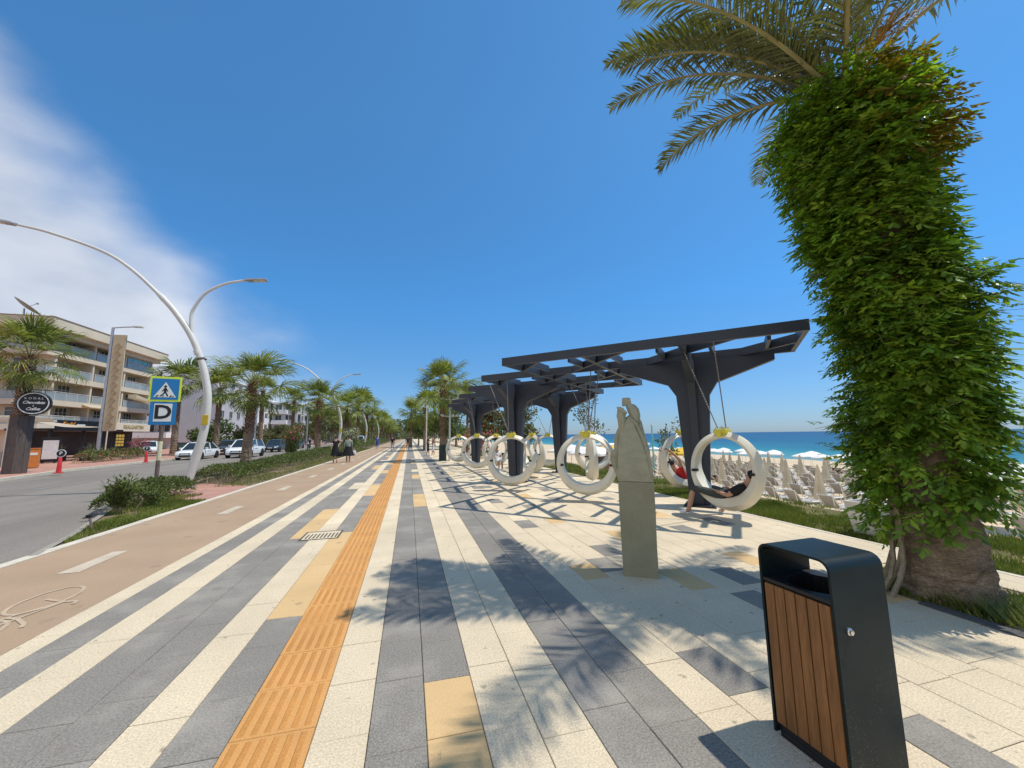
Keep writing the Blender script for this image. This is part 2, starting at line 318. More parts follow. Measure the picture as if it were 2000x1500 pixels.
def leaf_quad(mb, p, d, nrm, l, w, mi=0):
    """small folded leaf: two triangles either side of the midrib"""
    d = d.normalized(); s = d.cross(nrm)
    s = s.normalized() if s.length > 1e-5 else d.orthogonal().normalized(); up = s.cross(d)
    mb.add([p, p + d * l * 0.5 + s * w * 0.5 - up * w * 0.15, p + d * l, p + d * l * 0.5 - s * w * 0.5 - up * w * 0.15], [(0, 1, 2), (0, 2, 3)], mi)
def rvec():
    while True:
        v = Vector((uni(-1, 1), uni(-1, 1), uni(-1, 1)))
        if 0.05 < v.length < 1: return v.normalized()
def leaf_cloud(mb, n, sampler, l, w, mi=0, up=0.5):
    for _ in range(n):
        p, out = sampler(); d = (out * 0.7 + rvec() * 0.9 + Vector((0, 0, 0.1))).normalized(); nr = (rvec() * 0.8 + Vector((0, 0, up)) + out * 0.4).normalized()
        k = uni(0.7, 1.3); leaf_quad(mb, Vector(p), d, nr, l * k, w * k, mi)
ORD = ['first', 'second', 'third', 'fourth', 'fifth', 'sixth', 'seventh', 'eighth', 'ninth', 'tenth', 'eleventh', 'twelfth', 'thirteenth', 'fourteenth', 'fifteenth', 'sixteenth', 'seventeenth', 'eighteenth', 'nineteenth', 'twentieth', 'twenty-first', 'twenty-second', 'twenty-third', 'twenty-fourth', 'twenty-fifth', 'twenty-sixth', 'twenty-seventh', 'twenty-eighth', 'twenty-ninth', 'thirtieth']
# ------------------------------------------------------------------ the setting: land, sea, beach, road
def cam_px(p):
    v = Vector(p) - Vector((0, 0, 1.6)); z = v.dot(_f)
    if z < 0.05: return None
    return 1000 + 755 * v.dot(_r2) / z, 750 - 755 * v.dot(_u2) / z, z
sheet('land', [(-4000, -800), (8.3, -800), (8.3, 6000), (-4000, 6000)], -0.5, land_m)
# sand, sloping down to the water
def sand_z(x, y):
    prof = [(8.5, 0.0), (11.5, -1.8), (20, -2.15), (40, -2.75), (68, -3.3), (90, -4.2)]
    b = 0.0
    for (x0, z0), (x1, z1) in zip(prof[:-1], prof[1:]):
        if x0 <= x <= x1: b = z0 + (z1 - z0) * (x - x0) / (x1 - x0)
    if x > 90: b = -4.2
    return b - 0.02 + 0.05 * mnoise.noise(Vector((x * 0.7, y * 0.7, 0))) * min(1, max(0, (x - 8.6)))
mb = MB(); xs = [8.3 + i * 0.35 for i in range(40)] + [22.5 + i * 1.6 for i in range(44)]; ys = [-40 + i * 3 for i in range(14)] + [2 + i * 0.4 for i in range(60)] + [26 + i * 4 for i in range(60)] + [300, 600, 1500]
for x in xs:
    for y in ys: mb.v.append((x, y, sand_z(x, y)))
ny = len(ys)
for i in range(len(xs) - 1):
    for j in range(ny - 1): mb.f.append((i * ny + j, (i + 1) * ny + j, (i + 1) * ny + j + 1, i * ny + j + 1)); mb.mi.append(0)
tag(mb.build('beach', sand_m, smooth=60), kind='structure')
# sea: shallow turquoise near the shore, deep blue farther out
mt = bpy.data.materials.new('sea_water'); mt.use_nodes = True; t = mt.node_tree; b = t.nodes['Principled BSDF']
g = N(t, 'ShaderNodeNewGeometry'); sx = N(t, 'ShaderNodeSeparateXYZ'); t.links.new(g.outputs['Position'], sx.inputs[0])
mp = N(t, 'ShaderNodeMapping'); mp.inputs['Scale'].default_value = (0.035, 0.008, 1); t.links.new(g.outputs['Position'], mp.inputs[0])
dist = mth('ADD', mth('DIVIDE', mth('LOGARITHM', mth('MAXIMUM', mth('SUBTRACT', sx.outputs[0], 64, t=t), 1.0, t=t), 10, t=t), 3.4, t=t), mth('MULTIPLY', mth('SUBTRACT', noise_n(t, mp.outputs[0], 1.0, 4), 0.5, t=t), 0.22, t=t), t=t)
t.links.new(ramp(t, dist, [(0.25, (0.10, 0.26, 0.26)), (0.45, (0.02, 0.19, 0.215)), (0.60, (0.006, 0.085, 0.155)), (0.9, (0.004, 0.05, 0.12))]), b.inputs['Base Color'])
b.inputs['Roughness'].default_value = 0.35; b.inputs['Specular IOR Level'].default_value = 0.22
mp2 = N(t, 'ShaderNodeMapping'); mp2.inputs['Scale'].default_value = (0.8, 0.25, 1); t.links.new(g.outputs['Position'], mp2.inputs[0])
bn = N(t, 'ShaderNodeBump'); bn.inputs['Strength'].default_value = 1.0; bn.inputs['Distance'].default_value = 0.6
t.links.new(noise_n(t, mp2.outputs[0], 0.7, 6, 0.62), bn.inputs['Height']); t.links.new(bn.outputs[0], b.inputs['Normal'])
sea_m = mt
sheet('sea', [(60, -20000), (40000, -20000), (40000, 40000), (60, 40000)], -3.3, sea_m)

# road with its two edges
ROADZ = -0.12
sheet('road', [(-8.6, -40), (-8.6, 400), (-17.2, 400), (-20.2, 70), (-19.4, 38), (-18.6, 28), (-17.2, 22.5), (-15.5, 15), (-13, -40)], ROADZ, asphalt_m)
sheet('road_shoulder', [(-5.12, -40), (-5.12, 7.2), (-5.6, 8.6), (-6.6, 11.0), (-7.7, 13.6), (-8.55, 17.0), (-8.6, 17.0), (-8.6, -40)], ROADZ + 0.004, asphalt_m)
sheet('pavement_red', [(-13, -40), (-15.5, 15), (-17.2, 22.5), (-18.6, 28), (-19.4, 38), (-20.2, 70), (-17.2, 400), (-70, 400), (-70, -40)], 0.0, redpave_m)
mb = MB(); ed = [(-13, -40), (-15.5, 15), (-17.2, 22.5), (-18.6, 28), (-19.4, 38), (-20.2, 70), (-17.2, 400)]
for a, c in zip(ed[:-1], ed[1:]):
    d = Vector((c[0] - a[0], c[1] - a[1], 0)); n_ = Vector((-d.y, d.x, 0)).normalized() * 0.18
    mb.add([(a[0], a[1], -0.2), (c[0], c[1], -0.2), (c[0], c[1], 0.012), (a[0], a[1], 0.012), (a[0] + n_.x, a[1] + n_.y, 0.012), (c[0] + n_.x, c[1] + n_.y, 0.012)], [(0, 1, 2, 3), (3, 2, 5, 4)])
tag(mb.build('kerb', kerb_m), kind='structure')
# faint worn lane line on the road
mb = MB()
for y in range(6, 120, 6): mb.add([(-13.0, y, ROADZ + 0.008), (-12.86, y, ROADZ + 0.008), (-12.86, y + 2.4, ROADZ + 0.008), (-13.0, y + 2.4, ROADZ + 0.008)], [(0, 1, 2, 3)])
tag(mb.build('road_marking', M('road_paint_faded', (0.27, 0.26, 0.24), 0.8, 0.2, 3, dirt=0.8, dirtc=(0.18, 0.17, 0.16), dscale=3)), kind='structure')

# cycle path
bp = sheet('cycle_path', [(-5.0, -40), (-2.96, -40), (-2.96, 300), (-5.0, 300)], -0.004, bike_m)
DASH = [(-4.02, 6.2, 7.15), (-3.88, 9.9, 10.9), (-3.86, 13.7, 14.8)] + [(-3.88, 17.6 + 3.9 * i, 18.7 + 3.9 * i) for i in range(22)]
for x, a, c in DASH:
    mb = MB(); mb.add([(x - 0.09, a, 0), (x + 0.13, a, 0), (x + 0.09, c, 0), (x - 0.09, c, 0)], [(0, 1, 2, 3)]); mb.build('lane_dash', paint_m, bp)
# painted bicycle, worn
mb = MB()
SZ = [0.0]
def flat_stroke(pts, w, z):
    for a, c in zip(pts[:-1], pts[1:]):
        SZ[0] += .00004; z = SZ[0]
        a = Vector((a[0], a[1], 0)); c = Vector((c[0], c[1], 0)); d = (c - a).normalized(); n_ = Vector((-d.y, d.x, 0)) * w / 2
        mb.add([(a + n_).xy[:] + (z,), (a - n_).xy[:] + (z,), (c - n_).xy[:] + (z,), (c + n_).xy[:] + (z,)], [(0, 1, 2, 3)])
cx, cy = -3.42, 4.85
def bk(u, v): return (cx + u, cy + v)
zz = 0.0
for wy in (-0.42, 0.42):
    flat_stroke([bk(-0.12 + 0.2 * math.cos(t_ * math.pi / 10), wy + 0.36 * math.sin(t_ * math.pi / 10)) for t_ in range(21)], 0.034, zz); zz += 0.0
for q in ([(-0.12, -0.42), (0.0, -0.05), (-0.12, 0.0), (-0.12, -0.42)], [(0.0, -0.05), (0.16, -0.2), (0.2, -0.28)], [(0.0, -0.05), (0.1, 0.3), (-0.12, 0.42)], [(0.1, 0.3), (0.22, 0.28), (0.24, 0.2)], [(-0.12, 0.0), (0.1, 0.3)]):
    flat_stroke([bk(*p) for p in q], 0.034, zz)
mb.build('bicycle_symbol', M('ghost_paint', (0.46, 0.36, 0.25), 0.8, 0.1, 3, dirt=1.0, dirtc=(0.375, 0.262, 0.168), dscale=7, spec=.2), bp)
# white flush kerb between cycle path and planting strip, in stones
kb = tag(bpy.data.objects.new('cycle_path_kerb', None), kind='structure'); col.objects.link(kb)
me = MB().bbox(-0.075, 0.075, -0.497, 0.497, -0.2, 0.012, 0.008).mesh('kerb_stone', kerb_m)
for i in range(60):
    o = put('kerb_stone', me, kb); o.location = (-5.078 + uni(-.004, .004), 2.0 + i, uni(-.003, .003))
mb = MB()
for i in range(200): mb.box(-5.153, -5.003, 62.003 + i, 62.997 + i, -0.2, 0.012)
for i in range(12): mb.box(-5.153, -5.003, -9.997 + i, -9.003 + i, -0.2, 0.012)
tag(mb.build('kerb_stones_beyond', kerb_m, kb), kind='stuff')
# planting strip
sheet('planting_strip', [(-5.15, 7.3), (-5.15, 300), (-8.6, 300), (-8.6, 17), (-7.7, 13.6), (-6.6, 11.0), (-5.6, 8.6)], -0.02, soil_m)
sheet('strip_paving', [(-5.155, 11.9), (-5.155, 15.4), (-8.5, 17.8), (-8.0, 14.8)], -0.012, redpave_m)
mb = MB(); ed = [(-5.12, 7.2), (-5.6, 8.6), (-6.6, 11.0), (-7.7, 13.6), (-8.55, 17.0), (-8.6, 300)]
for a, c in zip(ed[:-1], ed[1:]):
    d = Vector((c[0] - a[0], c[1] - a[1], 0)); n_ = Vector((d.y, -d.x, 0)).normalized() * 0.1
    mb.add([(a[0], a[1], -0.2), (c[0], c[1], -0.2), (c[0], c[1], 0.01), (a[0], a[1], 0.01), (a[0] + n_.x, a[1] + n_.y, 0.01), (c[0] + n_.x, c[1] + n_.y, 0.01)], [(0, 3, 2, 1), (3, 4, 5, 2)])
tag(mb.build('strip_kerb', M('kerb_concrete', (0.30, 0.27, 0.22), 0.9, 0.2, 2, 0.2, 60, dirt=0.5, dirtc=(0.16, 0.14, 0.1), dscale=2)), kind='structure')

# ------------------------------------------------------------------ promenade of slabs
prom = sheet('promenade', [(-2.96, -12), (6.5, -12), (6.5, 260), (-2.96, 260)], -0.014, joint_m)
def slab_mesh(mb, cx, cy, w, l, z=0.0, mi=0, g=0.0022, c=0.003):
    x, y = w / 2 - g, l / 2 - g; vs = []
    for (a, b_, zz) in ((x, y, -0.012), (x, y, z - c), (x - c, y - c, z)):
        vs += [(cx - a, cy - b_, zz), (cx + a, cy - b_, zz), (cx + a, cy + b_, zz), (cx - a, cy + b_, zz)]
    fs = [(8, 9, 10, 11)]
    for k in (0, 4):
        for i in range(4): fs.append((k + i, k + (i + 1) % 4, k + 4 + (i + 1) % 4, k + 4 + i))
    mb.add(vs, fs, mi)
COLS = [(-2.955, -2.745, 'E'), (-2.745, -2.455, 'G'), (-2.455, -2.15, 'W'), (-2.15, -1.825, 'G'), (-1.825, -1.5, 'GY1'), (-1.5, -1.2, 'W'), (-1.2, -0.9, 'GY2'),
        (-0.9, -0.47, 'T'), (-0.47, -0.18, 'W'), (-0.18, 0.125, 'G'), (0.125, 0.43, 'GY3'), (0.43, 0.72, 'W'), (0.72, 1.01, 'W'), (1.01, 1.31, 'G'), (1.31, 1.62, 'G')]
x = 1.62
while x < 6.45: COLS.append((x, min(x + 0.305, 6.5), 'R')); x += 0.305
GREYS = [(2.59, 5.37, .6), (3.62, 3.74, .6), (3.18, 3.26, .6), (2.06, 7.14, .6), (2.04, 2.66, .65), (2.8, 8.86, .5), (2.98, 7.6, .5), (3.6, 9.6, .6), (2.0, 9.4, .5), (4.9, 8.9, .5), (4.4, 5.6, .5), (2.4, 12.2, .5), (3.9, 11.3, .6), (5.3, 6.3, .5), (2.75, 1.6, .6), (2.35, 4.6, .6)]
YELS = [(2.03, 4.36, .6), (2.61, 7.05, .6), (2.86, 3.85, .6), (4.1, 4.54, .6), (3.3, 5.9, .5), (4.9, 7.2, .5), (3.0, 10.2, .6), (4.4, 3.0, .5)]
def kind_at(c, y, r, xm):
    if c in ('W', 'E'): return 'W'
    if c == 'G': return 'G'
    if c == 'GY1': return 'Y' if 7.0 < y < 9.9 or 21 < y < 23.4 or 33 < y < 35 else ('W' if 13.5 < y < 15 or 27 < y < 28.5 else 'G')
    if c == 'GY2': return 'Y' if 4.1 < y < 7.5 or 11.7 < y < 14.2 or 18.2 < y < 20 or 24 < y < 26 else 'G'
    if c == 'GY3': return 'Y' if y < 3.05 or 9.3 < y < 11.4 or 15.7 < y < 17.2 or 24 < y < 25.4 else ('W' if 18.5 < y < 20 or 28 < y < 29.5 else 'G')
    for gx, gy, h in GREYS:
        if abs(xm - gx) < 0.153 and abs(y - gy) < 0.26: return 'G'
    for gx, gy, h in YELS:
        if abs(xm - gx) < 0.153 and abs(y - gy) < 0.26: return 'Y'
    return 'G' if (y > 12 and r < 0.05) else ('Y' if (y > 12 and r > 0.95) else 'W')
SM = {'W': slab_white, 'G': slab_grey, 'Y': slab_yellow}
cand = []; tact = []
PIT = (4.62, 5.75, -6.0, 3.55)
for (x0, x1, c) in COLS:
    w = x1 - x0; xm = (x0 + x1) / 2
    L = 0.43 if c == 'T' else 0.5
    y = -6.0 + (0 if c == 'T' else uni(0, 0.5))
    while y < 60:
        l = L if (c == 'T' or rnd() < 0.8) else 0.62
        ym = y + l / 2
        if PIT[0] - .1 < xm < PIT[1] + .1 and PIT[2] < ym < PIT[3]: y += l; continue
        if -1.75 < xm < -0.95 and 6.95 < ym < 7.5 and c != 'T' and xm < -1.0 and xm > -1.5: pass
        p = cam_px((xm, ym, 0)); a = 0
        if p and -60 < p[0] < 2060 and p[1] < 1560: a = w * l / p[2] ** 3
        (tact if c == 'T' else cand).append((a, xm, ym, w, l, c)); y += l
cand.sort(key=lambda q: -q[0]); tact.sort(key=lambda q: -q[0])
rest = MB(); cache = {}
for i, (a, xm, ym, w, l, c) in enumerate(cand):
    k = kind_at(c, ym, rnd(), xm)
    if i < 300:
        key = (round(w, 3), round(l, 3), k)
        if key not in cache:
            q = MB(); slab_mesh(q, 0, 0, w, l); cache[key] = q.mesh('slab', SM[k])
        o = put('slab', cache[key], prom); o.location = (xm, ym, uni(-.0012, .0012)); o.rotation_euler = (uni(-.002, .002), uni(-.003, .003), uni(-.0015, .0015))
    else: slab_mesh(rest, xm, ym, w, l, uni(-.001, .001), 'WGY'.index(k))
tag(rest.build('slabs_beyond', [slab_white, slab_grey, slab_yellow], prom), kind='stuff')
def tact_mesh(mb, cx, cy, w, l):
    slab_mesh(mb, cx, cy, w, l, 0, 0)
    n = 6; p = (w - 0.03) / n
    for j in range(n):
        xa = cx - w / 2 + 0.015 + p * j + p * 0.22; xb = xa + p * 0.5; ya, yb = cy - l / 2 + 0.022, cy + l / 2 - 0.022
        mb.add([(xa, ya, 0), (xb, ya, 0), (xb, yb, 0), (xa, yb, 0), (xa + .006, ya + .008, .005), (xb - .006, ya + .008, .005), (xb - .006, yb - .008, .005), (xa + .006, yb - .008, .005)],
               [(4, 5, 6, 7), (0, 1, 5, 4), (1, 2, 6, 5), (2, 3, 7, 6), (3, 0, 4, 7)], 1)
q = MB(); tact_mesh(q, 0, 0, 0.43, 0.43); tme = q.mesh('tactile_tile', [tact_a, tact_b]); rest = MB()
for i, (a, xm, ym, w, l, c) in enumerate(tact):
    if i < 110: o = put('tactile_tile', tme, prom); o.location = (xm + uni(-.002, .002), ym, uni(-.001, .001))
    else: tact_mesh(rest, xm, ym, w, l)
tag(rest.build('tactile_tiles_beyond', [tact_a, tact_b], prom), kind='stuff')
# far promenade in plain stripes
mb = MB()
for (x0, x1, c) in COLS:
    mb.add([(x0, 60, -.003), (x1, 60, -.003), (x1, 260, -.003), (x0, 260, -.003)], [(0, 1, 2, 3)], {'T': 3, 'G': 1, 'GY1': 1, 'GY2': 1, 'GY3': 1}.get(c, 0))
tag(mb.build('stripes_beyond', [slab_white, slab_grey, slab_yellow, tact_a], prom), kind='stuff')
# slotted drain cover set in the slabs
dr = thing('drain_cover', 'slotted metal drain cover set flush between yellow paving slabs', 'drain cover', (-1.36, 7.24, 0.003))
mb = MB()
for (a, c, d, e) in ((-.29, .29, .25, .28), (-.29, .29, -.28, -.25), (-.29, -.265, -.25, .25), (.265, .29, -.25, .25)): mb.box(a, c, d, e, 0, .004)
mb.build('frame', M('drain_frame', (0.09, 0.075, 0.06), 0.7, 0.2, 8), dr)
mb = MB(); mb.box(-.26, .26, -.245, .245, .0, .002); mb.build('plate', slab_white, dr)
for j in range(9): mb = MB(); xj = -.22 + j * .055; mb.box(xj, xj + .02, -.2, .1, .0022, .0035); mb.build('slot', dark_m, dr)
# tree pit with grass, dark edging and a drain grate
sheet('tree_pit', [(PIT[0], PIT[2]), (PIT[1], PIT[2]), (PIT[1], PIT[3]), (PIT[0] + .35, PIT[3])], -0.006, lawn_m)
mb = MB(); mb.bbox(PIT[0] - .02, PIT[0] + .10, -6, 2.75, -.02, .012, .006); tag(mb.build('pit_edging', M('dark_edging', (0.09, 0.085, 0.08), 0.8, 0.2, 4, 0.2, 60)), kind='structure')
gr = thing('drain_grate', 'dark slotted drain grate at the edge of the palm tree pit', 'grate', (4.9, 2.2, 0.004), R(-12))
mb = MB(); mb.box(-.2, .2, -.34, .34, 0, .004); mb.build('frame', M('grate_iron', (0.05, 0.047, 0.045), 0.6, 0.2, 9), gr)
for j in range(9): mb = MB(); mb.box(-.16, .16, -.29 + j * .065, -.255 + j * .065, .0044, .008); mb.build('bar', MATS['grate_iron'], gr)
# lawn
sheet('lawn', [(6.5, -12), (8.5, -12), (8.5, 60), (6.5, 60)], -0.012, lawn_m)
mb = MB(); mb.bbox(6.44, 6.52, -12, 60, -.05, .006, .006); tag(mb.build('lawn_edging', kerb_m), kind='structure')
def strip_left(y):
    e = [(-5.12, 7.2), (-5.6, 8.6), (-6.6, 11.0), (-7.7, 13.6), (-8.55, 17.0), (-8.6, 300)]
    for a, c in zip(e[:-1], e[1:]):
        if a[1] <= y <= c[1]: return a[0] + (c[0] - a[0]) * (y - a[1]) / (c[1] - a[1]) + .12
    return -5.12
def grass_into(mb, x0, x1, y0, y1, n, h, dens=None):
    for _ in range(n):
        x, y = uni(x0, x1), uni(y0, y1)
        if x < 0 and x < strip_left(y): continue
        k = mnoise.noise(Vector((x * 0.9, y * 0.9, 3.1))) + 0.4 * mnoise.noise(Vector((x * 3, y * 3, 1)))
        if k < uni(-0.55, 0.05): continue
        a = uni(0, 6.28); hh = h * uni(.5, 1.3); w = uni(.004, .009); dx, dy = math.cos(a), math.sin(a); lx, ly = uni(-.6, .6) * hh, uni(-.6, .6) * hh
        mb.add([(x - dx * w, y - dy * w, -.012), (x + dx * w, y + dy * w, -.012), (x + lx, y + ly, hh)], [(0, 1, 2)])
mb = MB(); grass_into(mb, 6.56, 8.7, 2.0, 10, 52000, .055); grass_into(mb, 6.56, 8.7, 10, 30, 30000, .08); grass_into(mb, 6.56, 8.5, -2, 2.0, 9000, .06)
tag(mb.build('lawn_grass', grass_m), 'short green grass of the lawn between paving and sand', 'grass', kind='stuff')
mb = MB(); grass_into(mb, PIT[0] + .1, PIT[1], 0.5, 3.5, 15000, .05)
for _ in range(900):
    x, y = uni(4.75, 5.3), uni(2.0, 2.75); a = uni(0, 6.28); h = uni(.08, .2); w = .008
    mb.add([(x - w, y, 0), (x + w, y, 0), (x + math.cos(a) * h * .7, y + math.sin(a) * h * .7, h)], [(0, 1, 2)])
tag(mb.build('pit_grass', grass_m), 'grass tufts around the foot of the big palm', 'grass', kind='stuff')
mb = MB(); grass_into(mb, -5.9, -5.2, 8.0, 12.4, 9000, .06); grass_into(mb, -7.4, -5.8, 10.6, 13.6, 7000, .06); grass_into(mb, -6.4, -5.2, 15.5, 60, 16000, .09)
tag(mb.build('strip_grass', grass_m), 'thin dry grass along the planting strip beside the cycle path', 'grass', kind='stuff')
# ------------------------------------------------------------------ pergola of dark steel over the ring swings
CS = 1.95; HD = CS / math.sqrt(2); LX, LY, PZ = 2.17, 8.9, 3.25
def Lk(k, i=0.0): return Vector((LX + i * HD, LY + 2 * HD * k - i * HD, 0))
perg = thing('swing_pergola', 'long dark steel pergola with zigzag lattice roof on tapered columns', 'pergola', (LX, LY, 0))
def W(p): return Vector(p) - Vector((LX, LY, 0))
def bar(a, c, w, z0, z1, name, ext=0.0):
    a = W(a); c = W(c); d = (c - a).normalized(); a = a - d * ext; c = c + d * ext; n_ = Vector((-d.y, d.x, 0)) * w / 2; mb = MB()
    q = [a + n_, a - n_, c - n_, c + n_]
    mb.add([(p.x, p.y, z0) for p in q] + [(p.x, p.y, z1) for p in q], [(0, 1, 2, 3), (7, 6, 5, 4), (0, 4, 5, 1), (1, 5, 6, 2), (2, 6, 7, 3), (3, 7, 4, 0)])
    return mb.build(name, steel_m, perg)
ROWS = 6
BEAMS = []
for k in range(ROWS + 1):
    i0 = 0 if k < ROWS else 1; i1 = 3 if k == 0 else 4
    BEAMS.append((Lk(k, i0), Lk(k, i1))); bar(Lk(k, i0), Lk(k, i1), 0.085, PZ, PZ + 0.19, 'beam', 0.042)
for s0 in [(0, i) for i in range(4)] + [(k, 0) for k in range(1, ROWS)]:
    k, i = s0; n_ = 0
    while i + n_ < 4 and k + n_ < ROWS: n_ += 1
    BEAMS.append((Lk(k, i), Lk(k + n_, i + n_))); bar(Lk(k, i), Lk(k + n_, i + n_), 0.08, PZ + .004, PZ + 0.186, 'beam', 0.02)
for k in range(ROWS):
    for i in range(3):
        c = Lk(k, i) + Vector((HD, 0, 0)); h = HD / 2
        for sgn in (-1, 1): bar(c + Vector((sgn * h, -h, 0)), c + Vector((sgn * h, h, 0)), 0.065, PZ + .010, PZ + .178, 'crossbar')
        bar(c + Vector((-h, 0, 0)), c + Vector((0, h, 0)), 0.06, PZ + .016, PZ + .17, 'crossbar')
        bar(c + Vector((0, -h, 0)), c + Vector((h, 0, 0)), 0.06, PZ + .016, PZ + .17, 'crossbar')
U1 = Vector((1, -1, 0)).normalized(); U2 = Vector((1, 1, 0)).normalized()
def blade(mb, c, d, t, half, z1, shrink=0.0):
    """tapered column blade with spreading arms, in the vertical plane through d"""
    n_ = Vector((-d.y, d.x, 0)) * t / 2
    pr = [(half * .36, 0.03), (half * .62, 2.45), (half * .92, 2.72), (half * 2.9, 3.12), (half * 2.9, z1)]
    pr = [(a, z) for a, z in pr]; out = [(-a, z) for a, z in pr] + [(a, z) for a, z in reversed(pr)]
    k = len(out); f = [c + d * a + n_ + Vector((0, 0, z)) for a, z in out]; b_ = [c + d * a - n_ + Vector((0, 0, z)) for a, z in out]
    m5 = len(pr); fr = []; bk_ = []
    for q in range(m5 - 1): fr.append((q, q + 1, k - 2 - q, k - 1 - q)); bk_.append((k + k - 1 - q, k + k - 2 - q, k + q + 1, k + q))
    mb.add(f + b_, fr + bk_ + [(q, (q + 1) % k, k + (q + 1) % k, k + q)[::-1] for q in range(k)])
for (k, i) in ((1, 3), (2, 1), (4, 3), (5, 1)):
    c = W(Lk(k, i)); mb = MB(); blade(mb, c, U1, 0.20, 0.56, PZ - .003); blade(mb, c, U2, 0.16, 0.36, PZ - .006)
    o = mb.build('column', steel_m, perg)
    mb = MB(); mb.bbox(-.32, .32, -.32, .32, 0, .03, .008, mat=Matrix.Translation(c) @ Matrix.Rotation(R(45), 4, 'Z'))
    for sx_ in (-1, 1):
        for sy in (-1, 1): mb.lathe([(.025, .03), (.025, .06)], 6, mat=Matrix.Translation(c) @ Matrix.Rotation(R(45), 4, 'Z') @ Matrix.Translation((sx_ * .26, sy * .26, 0)))
    mb.build('base_plate', black_m, o)
# ------------------------------------------------------------------ ring swings
def ring_mesh():
    mb = MB(); n = 64; Ro = 0.735
    for j in range(n):
        t = 2 * math.pi * j / n; cz = -math.cos(t)           # t=0 bottom
        low = (1 - cz) / 2                                    # 1 at bottom, 0 at top
        thick = 0.125 + 0.125 * low ** 1.4; hw = 0.085 + 0.085 * low ** 1.1
        sx_, sz = math.sin(t), -math.cos(t)
        for r, y in ((Ro - thick, -hw + .012), (Ro - thick - .006, 0), (Ro - thick, hw - .012), (Ro - thick + .02, hw), (Ro - .085, hw), (Ro - .006, .012), (Ro, 0), (Ro - .006, -.012), (Ro - .085, -hw), (Ro - thick + .02, -hw)):
            mb.v.append((sx_ * r, y, 0.885 + sz * r))
    for j in range(n):
        for q in range(10): mb.f.append((j * 10 + q, j * 10 + (q + 1) % 10, ((j + 1) % n) * 10 + (q + 1) % 10, ((j + 1) % n) * 10 + q)); mb.mi.append(0)
    return mb.mesh('ring', plastic_m, 35)
ring_me = ring_mesh()
q = MB(); q.bbox(-.10, .10, -.075, .075, 1.49, 1.585, .012); q.bbox(-.125, .125, -.09, .09, 1.575, 1.665, .015); q.bbox(-.05, .05, -.115, .115, 1.52, 1.62, .01)
for sx_ in (-.085, .085):
    for sy in (-.06, .06): q.lathe([(.014, 1.66), (.014, 1.70)], 6, mat=Matrix.Translation((sx_, sy, 0)))
clamp_me = q.mesh('clamp', yellow_m, 40)
def handle(s):
    mb = MB(); x = s * .60; mb.bbox(x - s * .02 - .035, x - s * .02 + .035, -.16, -.02, .84, .89, .012); mb.bbox(x + s * .02 - .03, x + s * .02 + .03, -.055, .055, .83, .93, .012)
    return mb.mesh('handle', black_m, 40)
handle_me = [handle(-1), handle(1)]
def nearest_beams(p):
    """closest points on the two nearest roof beams"""
    c_ = []
    for a, c in BEAMS:
        d = c - a; t_ = max(.04, min(.96, (p - a).dot(d) / d.length_squared)); f = a + d * t_; c_.append(((f - p).length, f))
    c_.sort(key=lambda q: q[0]); f1 = c_[0][1]
    for _, f in c_[1:]:
        if (f - f1).length > .55: return f1, f
    return f1, c_[1][1]
RINGS = [  # x, y, turn of the ring's face away from the viewer (deg), label
    (5.80, 6.20, 33, 'white plastic ring swing holding a reclining man in black, nearest the lawn'),
    (7.05, 8.95, -42, 'white plastic ring swing holding a man in red, behind the thick column'),
    (4.18, 8.80, 6, 'large empty white ring swing just behind the stone statue'),
    (6.95, 14.0, -18, 'small far white ring swing seen through the big empty ring beside the statue'),
    (2.92, 11.2, 12, 'empty white ring swing in front of a dark column, nearest the striped paving'),
    (4.66, 14.6, 52, 'white ring swing turned sideways between the two middle columns'),
    (6.29, 17.3, 8, 'white ring swing hanging beside the lawn, framing a white parasol'),
    (2.95, 17.4, 14, 'white ring swing framing the base of the farthest dark column'),
    (4.03, 18.4, -28, 'white ring swing holding a person dressed in white'),
    (2.72, 22.2, 5, 'farthest white ring swing, in front of the pink flowers'),
    (5.59, 11.4, 84, 'white ring swing seen edge-on as a narrow upright band'),
]
ring_roots = []
for n_, (x, y, turn, lab) in enumerate(RINGS):
    view = Vector((-x, -y, 0)).normalized(); a = R(turn)      # towards the viewer, then turned to the viewer's left
    left = Vector((view.y, -view.x, 0)); nr = (view * math.cos(a) + left * math.sin(a)).normalized()
    rz = math.atan2(nr.y, nr.x) + math.pi / 2                 # local -Y = ring face
    rt = thing('ring_swing', lab, 'swing', (x, y, 0), rz, 'ring swings under the pergola'); ring_roots.append(rt)
    put('ring', ring_me, rt); cl = put('clamp', clamp_me, rt)
    for h in handle_me: put('handle', h, rt)
    inv = Matrix.Translation((x, y, 0)) @ Matrix.Rotation(rz, 4, 'Z'); inv = inv.inverted()
    for s_, f in zip((-1, 1), nearest_beams(Vector((x, y, 0)))):
        top = inv @ Vector((f.x, f.y, PZ + .02)); bot = Vector((.07 if top.x > 0 else -.07, .02 * s_, 1.68))
        mb = MB(); mid = [bot.lerp(top, u) for u in (0, .2, .4, .6, .8, 1)]; mb.tube(mid, .011, 6)
        for u in range(1, 30): p = bot.lerp(top, u / 30); mb.lathe([(.0, -.012), (.017, 0), (.0, .012)], 5, mat=Matrix.Translation(p), caps=False)
        mb.build('rope', rope_m, rt)
    mb = MB(); mb.lathe([(.02, 1.66), (.025, 1.69), (.012, 1.72)], 8); mb.build('shackle', galv_m, cl)
